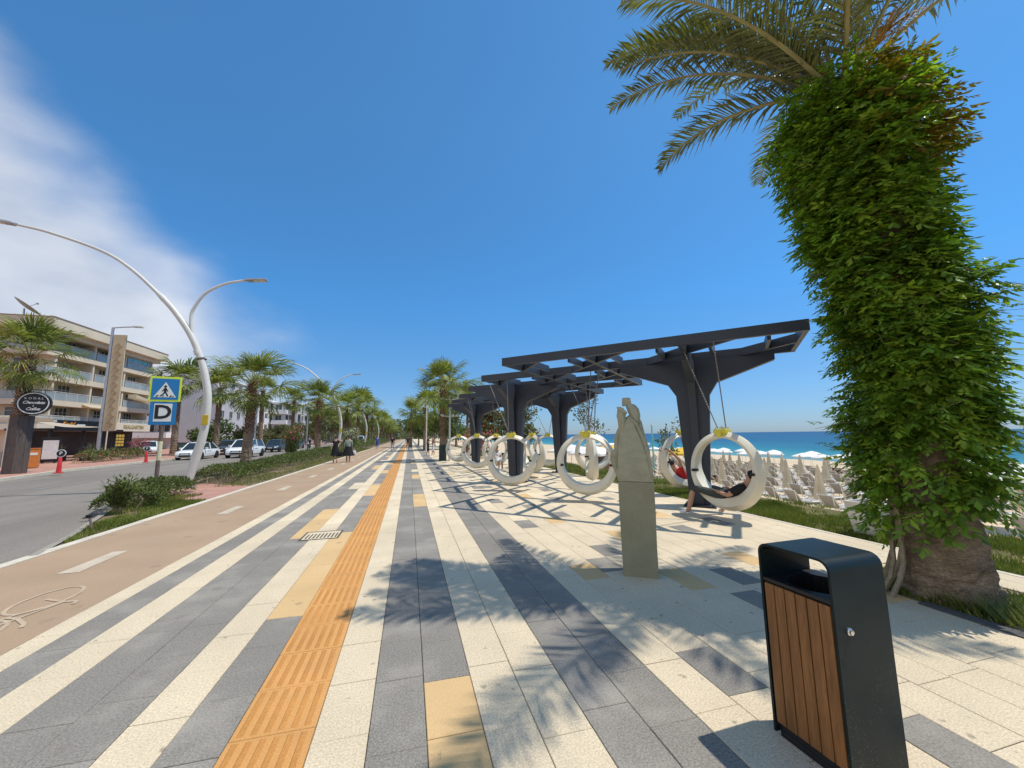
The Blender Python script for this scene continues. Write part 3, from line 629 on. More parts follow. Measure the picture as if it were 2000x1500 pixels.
# ------------------------------------------------------------------ stone statue on its pedestal
st = thing('stone_statue', 'grey-green stone figure of cloaked heads on a tall plain pedestal', 'statue', (2.62, 4.18, 0), math.atan2(-0.22, 0.33))
mb = MB(); bm = bmesh.new()
lv = [(0.0, .188, .14), (.35, .192, .143), (.7, .196, .145), (1.045, .200, .147)]
for z, hx, hy in lv:
    for sx_, sy in ((-1, -1), (1, -1), (1, 1), (-1, 1)): bm.verts.new((sx_ * hx + uni(-.004, .004), sy * hy + uni(-.004, .004), z))
bm.verts.ensure_lookup_table()
for k in range(3):
    for j in range(4): bm.faces.new([bm.verts[k * 4 + j], bm.verts[k * 4 + (j + 1) % 4], bm.verts[(k + 1) * 4 + (j + 1) % 4], bm.verts[(k + 1) * 4 + j]])
bm.faces.new([bm.verts[i] for i in (3, 2, 1, 0)]); bm.faces.new([bm.verts[12 + i] for i in range(4)])
bmesh.ops.bevel(bm, geom=[e for e in bm.edges if len(e.link_faces) == 2 and e.calc_face_angle(0) > .5], offset=.006, segments=2, affect='EDGES')
mb.addbm(bm); bm.free(); mb.build('pedestal', stone2_m, st, 40)
# figure: stacked irregular sections for the front cloak, a wider rear cloak and two heads
def loft(mb, secs, mi=0):
    n = len(secs[0][1])
    for z, pts in secs:
        for (x, y) in pts: mb.v.append((x, y, z))
    o = len(mb.v) - n * len(secs)
    for k in range(len(secs) - 1):
        for j in range(n): mb.f.append((o + k * n + j, o + k * n + (j + 1) % n, o + (k + 1) * n + (j + 1) % n, o + (k + 1) * n + j)); mb.mi.append(mi)
    mb.f.append(tuple(o + j for j in range(n - 1, -1, -1))); mb.mi.append(mi)
    mb.f.append(tuple(o + (len(secs) - 1) * n + j for j in range(n))); mb.mi.append(mi)
def oct_(cx, cy, a, b_, k=.5): return [(cx - a, cy - b_ * k), (cx - a * k, cy - b_), (cx + a * k, cy - b_), (cx + a, cy - b_ * k), (cx + a, cy + b_ * k), (cx + a * k, cy + b_), (cx - a * k, cy + b_), (cx - a, cy + b_ * k)]
mb = MB()   # front cloak, narrowing to the throat
loft(mb, [(1.05, oct_(.0, 0, .198, .144, .88)), (1.17, oct_(-.006, -.006, .192, .15, .8)), (1.35, oct_(-.010, -.008, .178, .145, .72)), (1.5, oct_(-.020, -.006, .152, .130, .66)), (1.64, oct_(-.036, 0, .116, .108, .6)), (1.74, oct_(-.042, .004, .076, .088, .55)), (1.80, oct_(-.034, .008, .040, .06, .5)), (1.83, oct_(-.022, .01, .014, .03, .5))])
mb.build('cloak', stone_m, st, 22)
mb = MB()   # rear cloak with a stepped bulge
loft(mb, [(1.05, oct_(-.11, .05, .095, .10, .7)), (1.10, oct_(-.125, .05, .10, .10, .65)), (1.20, oct_(-.15, .05, .112, .105, .6)), (1.29, oct_(-.17, .05, .123, .11, .55)), (1.385, oct_(-.165, .05, .113, .11, .55)), (1.415, oct_(-.15, .055, .09, .10, .55)), (1.57, oct_(-.148, .055, .082, .09, .5)), (1.70, oct_(-.115, .055, .052, .07, .5)), (1.78, oct_(-.10, .05, .03, .05, .5))])
mb.build('cloak', stone_m, st, 22)
mb = MB(); pts = [(-.01, -.075, 1.775), (.045, -.098, 1.70), (.085, -.108, 1.60), (.125, -.120, 1.48), (.152, -.130, 1.36), (.172, -.135, 1.22), (.182, -.132, 1.08)]   # raised hem down the right edge
mb.tube(pts, [.012, .018, .021, .022, .021, .019, .014], 6); mb.build('hem', stone_m, st, 40)
mb = MB()   # shawl behind the right shoulder
loft(mb, [(1.12, oct_(.14, .06, .052, .085, .55)), (1.4, oct_(.118, .06, .055, .085, .55)), (1.60, oct_(.075, .06, .052, .08, .5)), (1.74, oct_(.055, .05, .045, .065, .5)), (1.80, oct_(.04, .04, .03, .05, .5))]); mb.build('drape', stone_m, st, 22)
mb = MB()   # veiled head turned away, peaked hood
loft(mb, [(1.60, oct_(-.125, -.02, .03, .05, .6)), (1.70, oct_(-.128, -.03, .044, .064, .6)), (1.80, oct_(-.130, -.035, .050, .068, .55)), (1.87, oct_(-.130, -.032, .048, .062, .5)), (1.905, oct_(-.135, -.025, .036, .045, .5)), (1.925, oct_(-.150, -.02, .016, .025, .5))])
mb.prism([(-.180, 1.928), (-.172, 1.895), (-.075, 1.838), (-.062, 1.862), (-.11, 1.905)], -.105, .03, 'y'); mb.prism([(-.180, 1.85), (-.188, 1.80), (-.170, 1.78), (-.165, 1.84)], -.07, -.01, 'y'); mb.build('head', stone_m, st, 22)
mb = MB()   # larger head bent to the right under a squared cap
loft(mb, [(1.72, oct_(.035, -.005, .028, .05, .55)), (1.775, oct_(.038, -.01, .046, .066, .5)), (1.835, oct_(.022, .0, .066, .078, .5)), (1.895, oct_(.006, .005, .070, .078, .5)), (1.94, oct_(-.018, .01, .060, .066, .55)), (1.958, oct_(-.035, .01, .045, .05, .6))])
mb.prism([(.05, 1.755), (.088, 1.80), (.086, 1.855), (.055, 1.875)], -.055, .02, 'y'); mb.build('head', stone_m, st, 22)
mb = MB(); loft(mb, [(1.94, oct_(-.062, .012, .056, .052, .85)), (1.99, oct_(-.064, .012, .052, .048, .85)), (2.03, oct_(-.066, .012, .047, .043, .85)), (2.037, oct_(-.066, .012, .038, .034, .8))]); mb.build('cap', stone_m, st, 22)

# ------------------------------------------------------------------ litter bin
bn_ = thing('litter_bin', 'dark steel litter bin with vertical brown wooden slats', 'bin', (2.115, 1.685, 0), R(2.5))
BW, BL, BH, BT = .185, .19, .985, .012     # half width x, half length y, height, sheet thickness
def band():
    r = .055; prof = [(-BL, .02)]
    for i in range(7): a = math.pi - i * math.pi / 12; prof.append((-BL + r + r * math.cos(a), BH - r + r * math.sin(a)))
    for i in range(7): a = math.pi / 2 - i * math.pi / 12; prof.append((BL - r + r * math.cos(a), BH - r + r * math.sin(a)))
    prof.append((BL, .02)); inn = []
    r2 = r - BT; inn.append((-BL + BT, .02))
    for i in range(7): a = math.pi - i * math.pi / 12; inn.append((-BL + r + r2 * math.cos(a), BH - r + r2 * math.sin(a)))
    for i in range(7): a = math.pi / 2 - i * math.pi / 12; inn.append((BL - r + r2 * math.cos(a), BH - r + r2 * math.sin(a)))
    inn.append((BL - BT, .02)); n = len(prof); mb = MB()
    vs = [(-BW, a, z) for a, z in prof] + [(-BW, a, z) for a, z in inn] + [(BW, a, z) for a, z in prof] + [(BW, a, z) for a, z in inn]; fs = []
    for i in range(n - 1):
        fs += [(i, i + 1, 2 * n + i + 1, 2 * n + i), (n + i + 1, n + i, 3 * n + i, 3 * n + i + 1), (i + 1, i, n + i, n + i + 1), (2 * n + i, 2 * n + i + 1, 3 * n + i + 1, 3 * n + i)]
    fs += [(0, 2 * n, 3 * n, n), (n - 1, 2 * n - 1, 4 * n - 1, 3 * n - 1)]
    mb.add(vs, fs); return mb
# scratched steel
t = binsteel_m.node_tree; pb = [n for n in t.nodes if n.type == 'BSDF_PRINCIPLED'][0]; src = pb.inputs['Base Color'].links[0].from_socket
gg = N(t, 'ShaderNodeNewGeometry'); sp = N(t, 'ShaderNodeSeparateXYZ'); t.links.new(gg.outputs['Position'], sp.inputs[0])
low = N(t, 'ShaderNodeMapRange'); t.links.new(sp.outputs[2], low.inputs[0]); low.inputs[1].default_value = .70; low.inputs[2].default_value = .1; low.inputs[3].default_value = 0.05; low.inputs[4].default_value = 1.0
sc = N(t, 'ShaderNodeMapRange'); t.links.new(noise_n(t, gg.outputs['Position'], 130, 3, 0.75), sc.inputs[0]); sc.inputs[1].default_value = .60; sc.inputs[2].default_value = .70
pa = N(t, 'ShaderNodeMapRange'); t.links.new(noise_n(t, gg.outputs['Position'], 9, 3, 0.6), pa.inputs[0]); pa.inputs[1].default_value = .42; pa.inputs[2].default_value = .62
k_ = mth('MULTIPLY', mth('MULTIPLY', low.outputs[0], sc.outputs[0], t=t), pa.outputs[0], t=t, clamp=True)
t.links.new(mixc(t, k_, src, (0.22, 0.21, 0.18)), pb.inputs['Base Color'])
band().build('casing', binsteel_m, bn_, 30)
for i in range(6):
    w = (2 * BL - 2 * BT - .012) / 6; y0 = -BL + BT + .006 + i * w
    for sx_ in (-1, 1):
        mb = MB(); xa = sx_ * (BW - .018); xb = sx_ * (BW - .002); mb.bbox(min(xa, xb), max(xa, xb), y0 + .003, y0 + w - .003, .075 + uni(-.002, .002), .775, .003); mb.build('slat', wood_m, bn_, 40)
mb = MB()
for sx_ in (-1, 1): mb.box(sx_ * (BW - .030) - .006, sx_ * (BW - .030) + .006, -BL + BT, BL - BT, .03, .80)
mb.box(-BW + .036, BW - .036, -BL + BT + .002, BL - BT - .002, .025, .04); mb.build('inner_panel', black_m, bn_)
mb = MB()   # rim with the round mouth of the liner
n = 24; o = []; ii = []
hx, hy = BW - .004, BL - BT - .003
for j in range(n):
    a = 2 * math.pi * j / n; k = 1 / max(abs(math.cos(a)), abs(math.sin(a))); mb.v.append((math.cos(a) * k * hx, math.sin(a) * k * hy, .802)); mb.v.append((math.cos(a) * .145, math.sin(a) * .15, .80)); mb.v.append((math.cos(a) * .135, math.sin(a) * .14, .45)); mb.v.append((math.cos(a) * k * hx, math.sin(a) * k * hy, .785))
for j in range(n):
    a, c = j * 4, ((j + 1) % n) * 4
    for q in ((a, c, c + 1, a + 1), (a + 1, c + 1, c + 2, a + 2), (a + 3, c + 3, c, a)): mb.f.append(q); mb.mi.append(0)
mb.f.append(tuple(j * 4 + 2 for j in range(n))); mb.mi.append(0); mb.build('liner', black_m, bn_)
mb = MB(); mb.bbox(-BW + .02, BW - .02, -BL + .02, BL - .02, 0, .03, .005); mb.build('plinth', black_m, bn_)
mb = MB(); mt_ = Matrix.Translation((-.105, -BL, .665)) @ Matrix.Rotation(R(90), 4, 'X'); mb.lathe([(.017, 0), (.017, .006), (.012, .010), (.012, .016), (.004, .018)], 14, mat=mt_); mb.build('lock', M('lock_chrome', (.6, .6, .6), .2, 0, metal=.9), bn_, 40)

# ------------------------------------------------------------------ big date palm wrapped in a climbing plant
PX, PY = 5.12, 2.78
palm = thing('date_palm', 'tall date palm whose trunk is smothered in a green climbing plant', 'palm tree', (PX, PY, 0))
mb = MB(); n = 40
prof = [(0, .37), (.08, .35), (.2, .32), (.4, .30), (.65, .285), (.95, .275), (1.4, .26), (2.4, .25), (3.6, .25), (4.6, .26), (5.3, .30), (5.6, .26), (6.05, .12)]
zs = [i * .045 for i in range(int(5.85 / .045))]
def pr_at(z):
    for (z0, r0), (z1, r1) in zip(prof[:-1], prof[1:]):
        if z0 <= z <= z1: return r0 + (r1 - r0) * (z - z0) / (z1 - z0)
    return prof[-1][1]
for z in zs:
    for j in range(n):
        a = 2 * math.pi * j / n; r = pr_at(z); q = Vector((math.cos(a) * 2.2, math.sin(a) * 2.2, z * 7))
        step = (z * 9 + 1.5 * mnoise.noise(Vector((math.cos(a), math.sin(a), z)))) % 1.0
        r += .025 * (step - .5) + .035 * mnoise.noise(q) + .018 * mnoise.noise(q * 3.1)
        lx = .25 * (z / 5.5) ** 1.5; mb.v.append((math.cos(a) * r - .477 * lx, math.sin(a) * r + .879 * lx, z - .02))
for i in range(len(zs) - 1):
    for j in range(n): mb.f.append((i * n + j, i * n + (j + 1) % n, (i + 1) * n + (j + 1) % n, (i + 1) * n + j)); mb.mi.append(0)
mb.build('trunk', bigtrunk_m, palm)
LEAN = Vector((-.477, .879, 0))
CROWN = LEAN * .25 + Vector((0, 0, 5.75))
def frond(az, el, L, droop, roll=0.0, nleaf=86, lw=.52):
    """pinnate frond: arched rachis with two ranks of blades"""
    ca, sa = math.cos(az), math.sin(az); pts = []; p = CROWN + Vector((ca * .12, sa * .12, uni(-.15, .1))); e = el; ds = L / 24
    for i in range(25):
        pts.append(p.copy()); p = p + Vector((ca * math.cos(e), sa * math.cos(e), math.sin(e))) * ds; e -= droop * (0.4 + 1.3 * i / 24) / 24
    rb = MB(); rb.tube(pts, [.026 * (1 - .85 * i / 24) + .003 for i in range(25)], 5)
    fb = rb
    side = Vector((-sa, ca, 0))
    for i in range(nleaf):
        u = .10 + .89 * i / (nleaf - 1); k = u * 24; a = int(min(23, k)); q = pts[a].lerp(pts[a + 1], k - a); d = (pts[a + 1] - pts[a]).normalized()
        upv = side.cross(d).normalized()
        if upv.z < 0: upv = -upv
        ll = lw * (math.sin(math.pi * min(1, (u * .86 + .14))) ** .55) * (1 - .25 * u) + .06
        for s_ in (-1, 1):
            lift = uni(.05, .5); sd = (side * s_ * uni(.75, 1) + d * uni(.55, .95) + upv * lift).normalized(); L_ = ll * uni(.85, 1.1); tip = q + sd * L_ + Vector((0, 0, -L_ * uni(.05, .35))); midp = q + sd * L_ * .5
            wv = sd.cross(upv).normalized() * .013 + upv * uni(-.006, .006)
            fb.add([q - wv * .5, q + wv * .5, midp + wv, tip, midp - wv], [(0, 1, 2, 4), (4, 2, 3)], 1)
    return fb
FR = [(143, 60, 3.2, 1.4), (139, 46, 3.0, 1.2), (150, 52, 3.1, 1.35), (151, 47, 2.8, 1.15), (128, 24, 2.2, 1.2), (134, 68, 3.1, 1.2), (172, 46, 3.0, 1.25), (160, 70, 3.0, 1.2), (221, 46, 3.0, 1.2), (290, 66, 2.8, 1.1),
      (322, 44, 2.9, 1.2), (350, 62, 3.0, 1.1), (22, 46, 2.9, 1.2), (60, 36, 2.9, 1.1), (100, 62, 3.0, 1.2), (180, 82, 3.0, .8), (262, 82, 2.8, .7)]
for az, el, L, dr_ in FR: frond(R(az), R(el), L, dr_).build('frond', [rachis_m, date_m], palm)
# orange fruit stalks
for az, el, L in ((150, 50, .75), (235, 66, 1.0), (100, 60, .8), (300, 45, .8)):
    mb = MB(); a = R(az)
    base = CROWN + Vector((0, 0, .0)); dirv = Vector((math.cos(a) * math.cos(R(el)), math.sin(a) * math.cos(R(el)), math.sin(R(el)))); mb.tube([base, base + dirv * L * .5, base + dirv * L * .8], [.028, .024, .016], 6)
    for _ in range(46):
        s0 = base + dirv * L * uni(.45, .8); d2 = (dirv + rvec() * .55).normalized(); l2 = uni(.2, .4); mb.tube([s0, s0 + d2 * l2 * .5, s0 + d2 * l2 + Vector((0, 0, -.08))], [.006, .005, .003], 3, caps=False)
    mb.build('fruit_stalk', fruit_m, palm)
# the climbing plant: stems up the trunk and thousands of pinnate leaves
viner = thing('climbing_plant', 'dense green creeper climbing the big palm trunk up to its crown', 'climbing plant', (PX, PY, 0))
for j in range(4):
    a0 = R(112 + j * 14); mb = MB(); pts = []
    for i in range(26):
        z = i * .16; r = pr_at(max(0, z)) + .05 + ((.06 + .05 * j) * math.exp(-z * 3.2) if j < 4 else .02) + .02 * math.sin(i * 1.3 + j); a = a0 + .5 * math.sin(z * .9 + j) ; pts.append((math.cos(a) * r, math.sin(a) * r, z - .02))
    mb.tube(pts, [.022 - .0005 * i for i in range(26)], 6); mb.build('stem', vine_m, viner, 60)
def tab(t_, z):
    if z <= t_[0][0]: return t_[0][1]
    for (z0, r0), (z1, r1) in zip(t_[:-1], t_[1:]):
        if z0 <= z <= z1: return r0 + (r1 - r0) * (z - z0) / (z1 - z0)
    return t_[-1][1]
IL = [(.3, .17), (.5, .25), (1.0, .34), (1.5, .47), (2.2, .55), (2.9, .38), (3.6, .44), (4.1, .64), (4.5, .68), (5.0, .66), (5.4, .56), (5.75, .38)]     # side away from the sea
IR = [(.6, .16), (1.0, .18), (1.3, .30), (2.0, .44), (2.6, .55), (3.05, .57), (3.35, .38), (3.6, .24), (4.1, .30), (4.5, .58), (4.9, .74), (5.3, .62), (5.75, .38)]  # side towards the sea
def ivy_c(z): return LEAN * .25 * (max(0, z) / 5.5) ** 1.5
def ivy_r(z, a):
    """outer radius of the leaf mass by height and bearing"""
    k = .5 + .5 * math.cos(a - R(118)); r = .86 * (tab(IL, z) * k + tab(IR, z) * (1 - k))
    side = abs(math.cos(a - R(118))); r *= .82 + .18 * side
    q = Vector((math.cos(a) * 1.6, math.sin(a) * 1.6, z * 1.5)); return r * (1 + .26 * mnoise.noise(q) + .22 * mnoise.noise(q * 2.7))
def sprig(mb, p, d, L, nl, ll, mi=0):
    up = Vector((0, 0, 1)); side = d.cross(up); side = side.normalized() if side.length > .05 else Vector((1, 0, 0)); nrm = side.cross(d).normalized()
    for i in range(nl):
        u = (i + .6) / nl; q = p + d * L * u + Vector((0, 0, -L * .30 * u * u))
        for s_ in (-1, 1):
            dd = (side * s_ * .8 + d * .6 + Vector((0, 0, -.55)) + rvec() * .3).normalized(); leaf_quad(mb, q, dd, (nrm + rvec() * .35).normalized(), ll * uni(.75, 1.2), ll * .46, mi)
    leaf_quad(mb, p + d * L + Vector((0, 0, -L * .3)), (d + Vector((0, 0, -.4))).normalized(), nrm, ll * 1.1, ll * .5, mi)
mb = MB(); cnt = 0
while cnt < 430:     # leafy shoots: each a clump of pinnate leaves hanging outwards
    z = uni(.45, 5.7); a = uni(0, 6.283); rm = ivy_r(z, a)
    if z < .62 + .38 * max(0, math.cos(a - R(-75))) + .12 * max(0, math.cos(a - R(208))): continue
    if rm < .24 and rnd() < .3: continue
    rc = max(rm * uni(.80, .98), pr_at(min(z, 6)) + .06); c = Vector((math.cos(a) * rc, math.sin(a) * rc, z)) + ivy_c(z); out = Vector((math.cos(a), math.sin(a), 0)); tg = Vector((-out.y, out.x, 0)); cr_ = uni(.10, .19); lightc = rnd()
    dry = (z > 4.45 and math.cos(a - R(-50)) > .2 and rnd() < .6)
    for _ in range(int(uni(12, 22))):
        v = rvec(); p = c + out * v.x * cr_ * .9 + tg * v.y * cr_ + Vector((0, 0, v.z * cr_ * .8)); d = (out * uni(.35, 1.0) + tg * (v.y * .8 + uni(-.4, .4)) + Vector((0, 0, v.z * .4 + uni(-.45, .25)))).normalized()
        sprig(mb, p, d, uni(.14, .27), random.choice((3, 4, 4)), uni(.05, .115), 1 if (dry and rnd() < .7) else (3 if rnd() < .25 + .3 * (lightc > .7) else 0))
    cnt += 1
for _ in range(5000):   # shaded inner leaves
    z = uni(.5, 5.65); a = uni(0, 6.283); r = pr_at(min(z, 6)) + uni(.03, .16)
    if r > ivy_r(z, a) or z < .8 + .25 * max(0, math.cos(a - R(-75))): continue
    leaf_quad(mb, Vector((math.cos(a) * r, math.sin(a) * r, z)) + ivy_c(z), rvec() + Vector((0, 0, -.5)), Vector((math.cos(a), math.sin(a), .3)), uni(.12, .2), uni(.07, .11))
for _ in range(190):   # loose trailing shoots beyond the mass
    z = uni(1.2, 5.3); a = uni(0, 6.283); r = ivy_r(z, a) * .9; p = Vector((math.cos(a) * r, math.sin(a) * r, z)) + ivy_c(z); d = Vector((math.cos(a) + uni(-.5, .5), math.sin(a) + uni(-.5, .5), uni(-.3, .6))).normalized(); L = uni(.15, .5)
    mb.tube([p, p + d * L * .5, p + d * L + Vector((0, 0, -.05))], [.004, .003, .002], 3, mi=2, caps=False)
    for k in range(int(L / .07)): sprig(mb, p + d * (k * .07 + .05), (d + rvec() * .9).normalized(), .09, 3, .045)
tag(mb.build('leaves', [ivy_m, ivyd_m, vine_m, ivyl_m], viner), kind='stuff')
# white tapered planter on the lawn behind the palm
pl = thing('lawn_planter', 'white tapered square planter standing on the lawn by the palm', 'planter', (7.0, 4.62, 0), R(8))
mb = MB(); mb.add([(-.17, -.17, .02), (.17, -.17, .02), (.17, .17, .02), (-.17, .17, .02), (-.24, -.24, .50), (.24, -.24, .50), (.24, .24, .50), (-.24, .24, .50), (-.20, -.20, .50), (.20, -.20, .50), (.20, .20, .50), (-.20, .20, .50), (-.19, -.19, .40), (.19, -.19, .40), (.19, .19, .40), (-.19, .19, .40)],
    [(3, 2, 1, 0)] + [(i, (i + 1) % 4, 4 + (i + 1) % 4, 4 + i) for i in range(4)] + [(4 + i, 4 + (i + 1) % 4, 8 + (i + 1) % 4, 8 + i) for i in range(4)] + [(8 + i, 8 + (i + 1) % 4, 12 + (i + 1) % 4, 12 + i) for i in range(4)])
mb.build('pot', M('planter_white', (.58, .55, .48), .6, .06, 4), pl); mb = MB(); mb.add([(-.19, -.19, .42), (.19, -.19, .42), (.19, .19, .42), (-.19, .19, .42)], [(0, 1, 2, 3)]); mb.build('earth', soil_m, pl)
mb = MB(); mb.box(-.13, .13, -.13, .13, -.01, .019); mb.build('foot', black_m, pl)
# ------------------------------------------------------------------ fan palms
def fan_leaf(L=1.0, nseg=30, spread=205, droop=.5, pet=.75):
    """petiole along +x, then a pleated fan of drooping blades"""
    mb = MB(); mb.tube([(0, 0, 0), (pet * .5, 0, .05), (pet, 0, .04)], [.022, .016, .012], 4, mi=1)
    hub = Vector((pet, 0, .04))
    for i in range(nseg):
        a = R(-spread / 2 + spread * i / (nseg - 1)); k = 1 - .30 * (abs(a) / R(spread / 2)) ** 2; l = L * k * uni(.9, 1.08); d = Vector((math.cos(a), math.sin(a), .10)); s = Vector((-math.sin(a), math.cos(a), 0))
        w = .026 * L if nseg > 20 else .05 * L; dr = droop * uni(.7, 1.4); d.z += uni(-.12, .16); p1 = hub + d * l * .5 + Vector((0, 0, -.02 * l)); p2 = hub + d * l * .84 + Vector((0, 0, -dr * .24 * l)); p3 = hub + d * l * .97 + Vector((0, 0, -dr * .62 * l))
        mb.add([hub - s * .008, hub + s * .008, p1 + s * w, p1 - s * w, p2 + s * w * .5 + Vector((0, 0, -.02)), p2 - s * w * .5, p3], [(0, 1, 2, 3), (3, 2, 4, 5), (5, 4, 6)], 0)
    return mb
LEAVES = [fan_leaf(uni(.95, 1.1), 30, uni(170, 215), uni(.4, 1.2), uni(.8, 1.1)).mesh('frond', [fan_m, rachis_m]) for _ in range(6)]
LEAF_MB = [fan_leaf(1.0, 15, 195, .8, .9) for _ in range(4)]
def palm_trunk(h, r0, r1, boots=True, bn=.45):
    mb = MB(); n = 14; k = int(h / .12); bx, by = uni(-.12, .12), uni(-.12, .12)
    def ax(z): u = z / h; return bx * math.sin(u * 1.8), by * math.sin(u * 2.2)
    for i in range(k + 1):
        z = h * i / k; r = r0 + (r1 - r0) * min(1, z / h * 1.1); r += .22 * r0 * math.exp(-z * 3); ox, oy = ax(z)
        for j in range(n): a = 2 * math.pi * j / n; q = r * (1 + .07 * ((i % 2) - .5) + .12 * mnoise.noise(Vector((math.cos(a) * 2, math.sin(a) * 2, z * 4)))); mb.v.append((ox + q * math.cos(a), oy + q * math.sin(a), z - .05))
    for i in range(k):
        for j in range(n): mb.f.append((i * n + j, i * n + (j + 1) % n, (i + 1) * n + (j + 1) % n, (i + 1) * n + j)); mb.mi.append(0)
    if boots:
        m_ = int(h * 46)
        for i in range(m_):
            z = h * (bn + (1 - bn) * i / m_); a = i * 2.4; ox, oy = ax(z); o = Vector((math.cos(a), math.sin(a), 0)); s = Vector((-math.sin(a), math.cos(a), 0)); p = Vector((ox, oy, z)) + o * r1 * .9
            mb.add([p - s * .05, p + s * .05, p + s * .035 + o * .08 + Vector((0, 0, .10)), p - s * .035 + o * .08 + Vector((0, 0, .10)), p + o * uni(.12, .26) + Vector((0, 0, uni(.10, .26)))], [(0, 1, 2, 3), (3, 2, 4)], 1)
    return mb, Vector((*ax(h), h))
def fan_palm(name, label, loc, h, crown, group, parts=True, nl=34, r0=.22, r1=.17, bn=.45):
    rt = thing(name, label, 'palm tree', loc, 0, group); tb, top = palm_trunk(h, r0, r1, True, bn); tb.build('trunk', [trunk_m, boot_m], rt)
    cm = MB()
    for i in range(nl):
        u = (i + .5) / nl; el = R(84 - 150 * u ** 1.15 + uni(-16, 16)); az = i * 2.399 + uni(-.3, .3); sc = crown * (.60 + .25 * math.sin(math.pi * min(1, u * 1.1))) * uni(.72, 1.18)
        mt_ = Matrix.Translation(top + Vector((0, 0, -.22 * u * 1.4))) @ Matrix.Rotation(az, 4, 'Z') @ Matrix.Rotation(-el, 4, 'Y') @ Matrix.Rotation(uni(-.5, .5), 4, 'X') @ Matrix.Scale(sc, 4)
        if parts: o = put('frond', random.choice(LEAVES), rt); o.matrix_local = mt_
        else:
            lf = random.choice(LEAF_MB); k0 = len(cm.v); cm.v += [tuple(mt_ @ Vector(p)) for p in lf.v]; cm.f += [tuple(q + k0 for q in f) for f in lf.f]; cm.mi += lf.mi
    if not parts: cm.build('crown', [fan_m, rachis_m], rt)
    return rt
G1 = 'fan palms in the planting strip'
fan_palm('fan_palm', 'fan palm nearest the curved lamp post, with shaggy boots below its crown', (-7.35, 20.8, 0), 4.2, 1.32, G1, True, 30, .23, .165, .42)
fan_palm('fan_palm', 'second fan palm of the strip, in front of the second curved lamp', (-7.4, 36.0, 0), 4.7, 1.5, G1, True, 30, .25, .19, .4)
for i, (x, y, h, cr, lab) in enumerate([(-7.2, 50, 5.3, 1.65, 'third fan palm of the strip, above the two walking women'), (-7.3, 60, 6.6, 1.75, 'taller fan palm of the strip behind the two walking women'), (-7.0, 69, 6.8, 1.8, 'fan palm of the strip, left of the sky gap over the promenade'),
        (-7.2, 82, 5.6, 1.8, 'smaller fan palm far down the strip'), (-7.1, 97, 5.9, 1.9, 'fan palm far down the strip near the vanishing point')]):
    fan_palm('fan_palm', lab, (x, y, 0), h, cr, G1, False, 26)
for i in range(8): fan_palm('fan_palm', 'distant small fan palm, %s of the far end of the planting strip' % ORD[i], (-7.1 + uni(-.5, .5), 112 + 14 * i, 0), uni(5, 6.5), 1.9, G1, False, 30)
G2 = 'fan palms across the road'
kp = fan_palm('fan_palm', 'fan palm with wooden trunk casing beside the round black sign', (-19.2, 25.6, 0), 6.0, 1.55, G2, True, 32, .30, .25, .45)
mb = MB()
for j in range(8):
    a = R(45 * j); mb.bbox(-.155, .155, .36, .395, 0.0, 2.9, .008, mat=Matrix.Rotation(a, 4, 'Z') @ Matrix.Rotation(R(0), 4, 'X'))
mb.build('casing', cladding_m, kp)
for x, y, h, cr, lab in [(-23.0, 47.0, 7.6, 1.9, 'fan palm behind the blue crossing sign across the road'), (-20.6, 50.0, 7.2, 1.9, 'fan palm just behind the curved lamp post across the road'), (-20.2, 62, 8.4, 1.9, 'fan palm across the road above the white SUV'),
        (-20.5, 78, 8.4, 2.0, 'fan palm across the road right of the white flats'), (-20.2, 95, 8.2, 2.0, 'fan palm across the road by the far flats')]:
    fan_palm('fan_palm', lab, (x, y, 0), h, cr, G2, False, 28, .30, .24)
for i in range(9): fan_palm('fan_palm', 'distant fan palm, %s among the far trees across the road' % ORD[i], (-20.5 + uni(-3, 1.5), 108 + 11 * i, 0), uni(6.5, 9), 2.1, G2, False, 28)
G3 = 'fan palms on the sea side of the promenade'
rp = fan_palm('fan_palm', 'tall fan palm with dark green base wrap beside the promenade', (2.15, 26.2, 0), 4.8, 1.55, G3, True, 30, .20, .17, .3)
mb = MB(); mb.lathe([(.27, 0), (.27, .05), (.245, .06), (.245, 1.0), (.235, 1.02)], 20); mb.build('base_wrap', M('wrap_green', (.02, .035, .03), .5, .1, 3), rp, 40)
for x, y, h, cr, lab in [(1.75, 45.5, 4.9, 2.0, 'fan palm farther along the sea side, right of the promenade'), (.2, 60, 5.0, 1.9, 'small fan palm leaning over the promenade end')]: fan_palm('fan_palm', lab, (x, y, 0), h, cr, G3, False, 26)
for nb_, (x, y, h) in enumerate([(5.0, 60, 9.0), (5.9, 64, 8.6), (7.2, 62, 8.2), (4.0, 66, 9.2), (8.2, 57, 7.0)]): fan_palm('fan_palm', 'slim distant beach palm beside the pergola, ' + ('tall pair, nearer trunk', 'tall pair, farther trunk', 'right of the tall pair', 'tallest, behind the wrapped palm', 'shortest one by the olive tree')[nb_], (x, y, 0), h, 1.7, 'slim beach palms', False, 24, .2, .14)
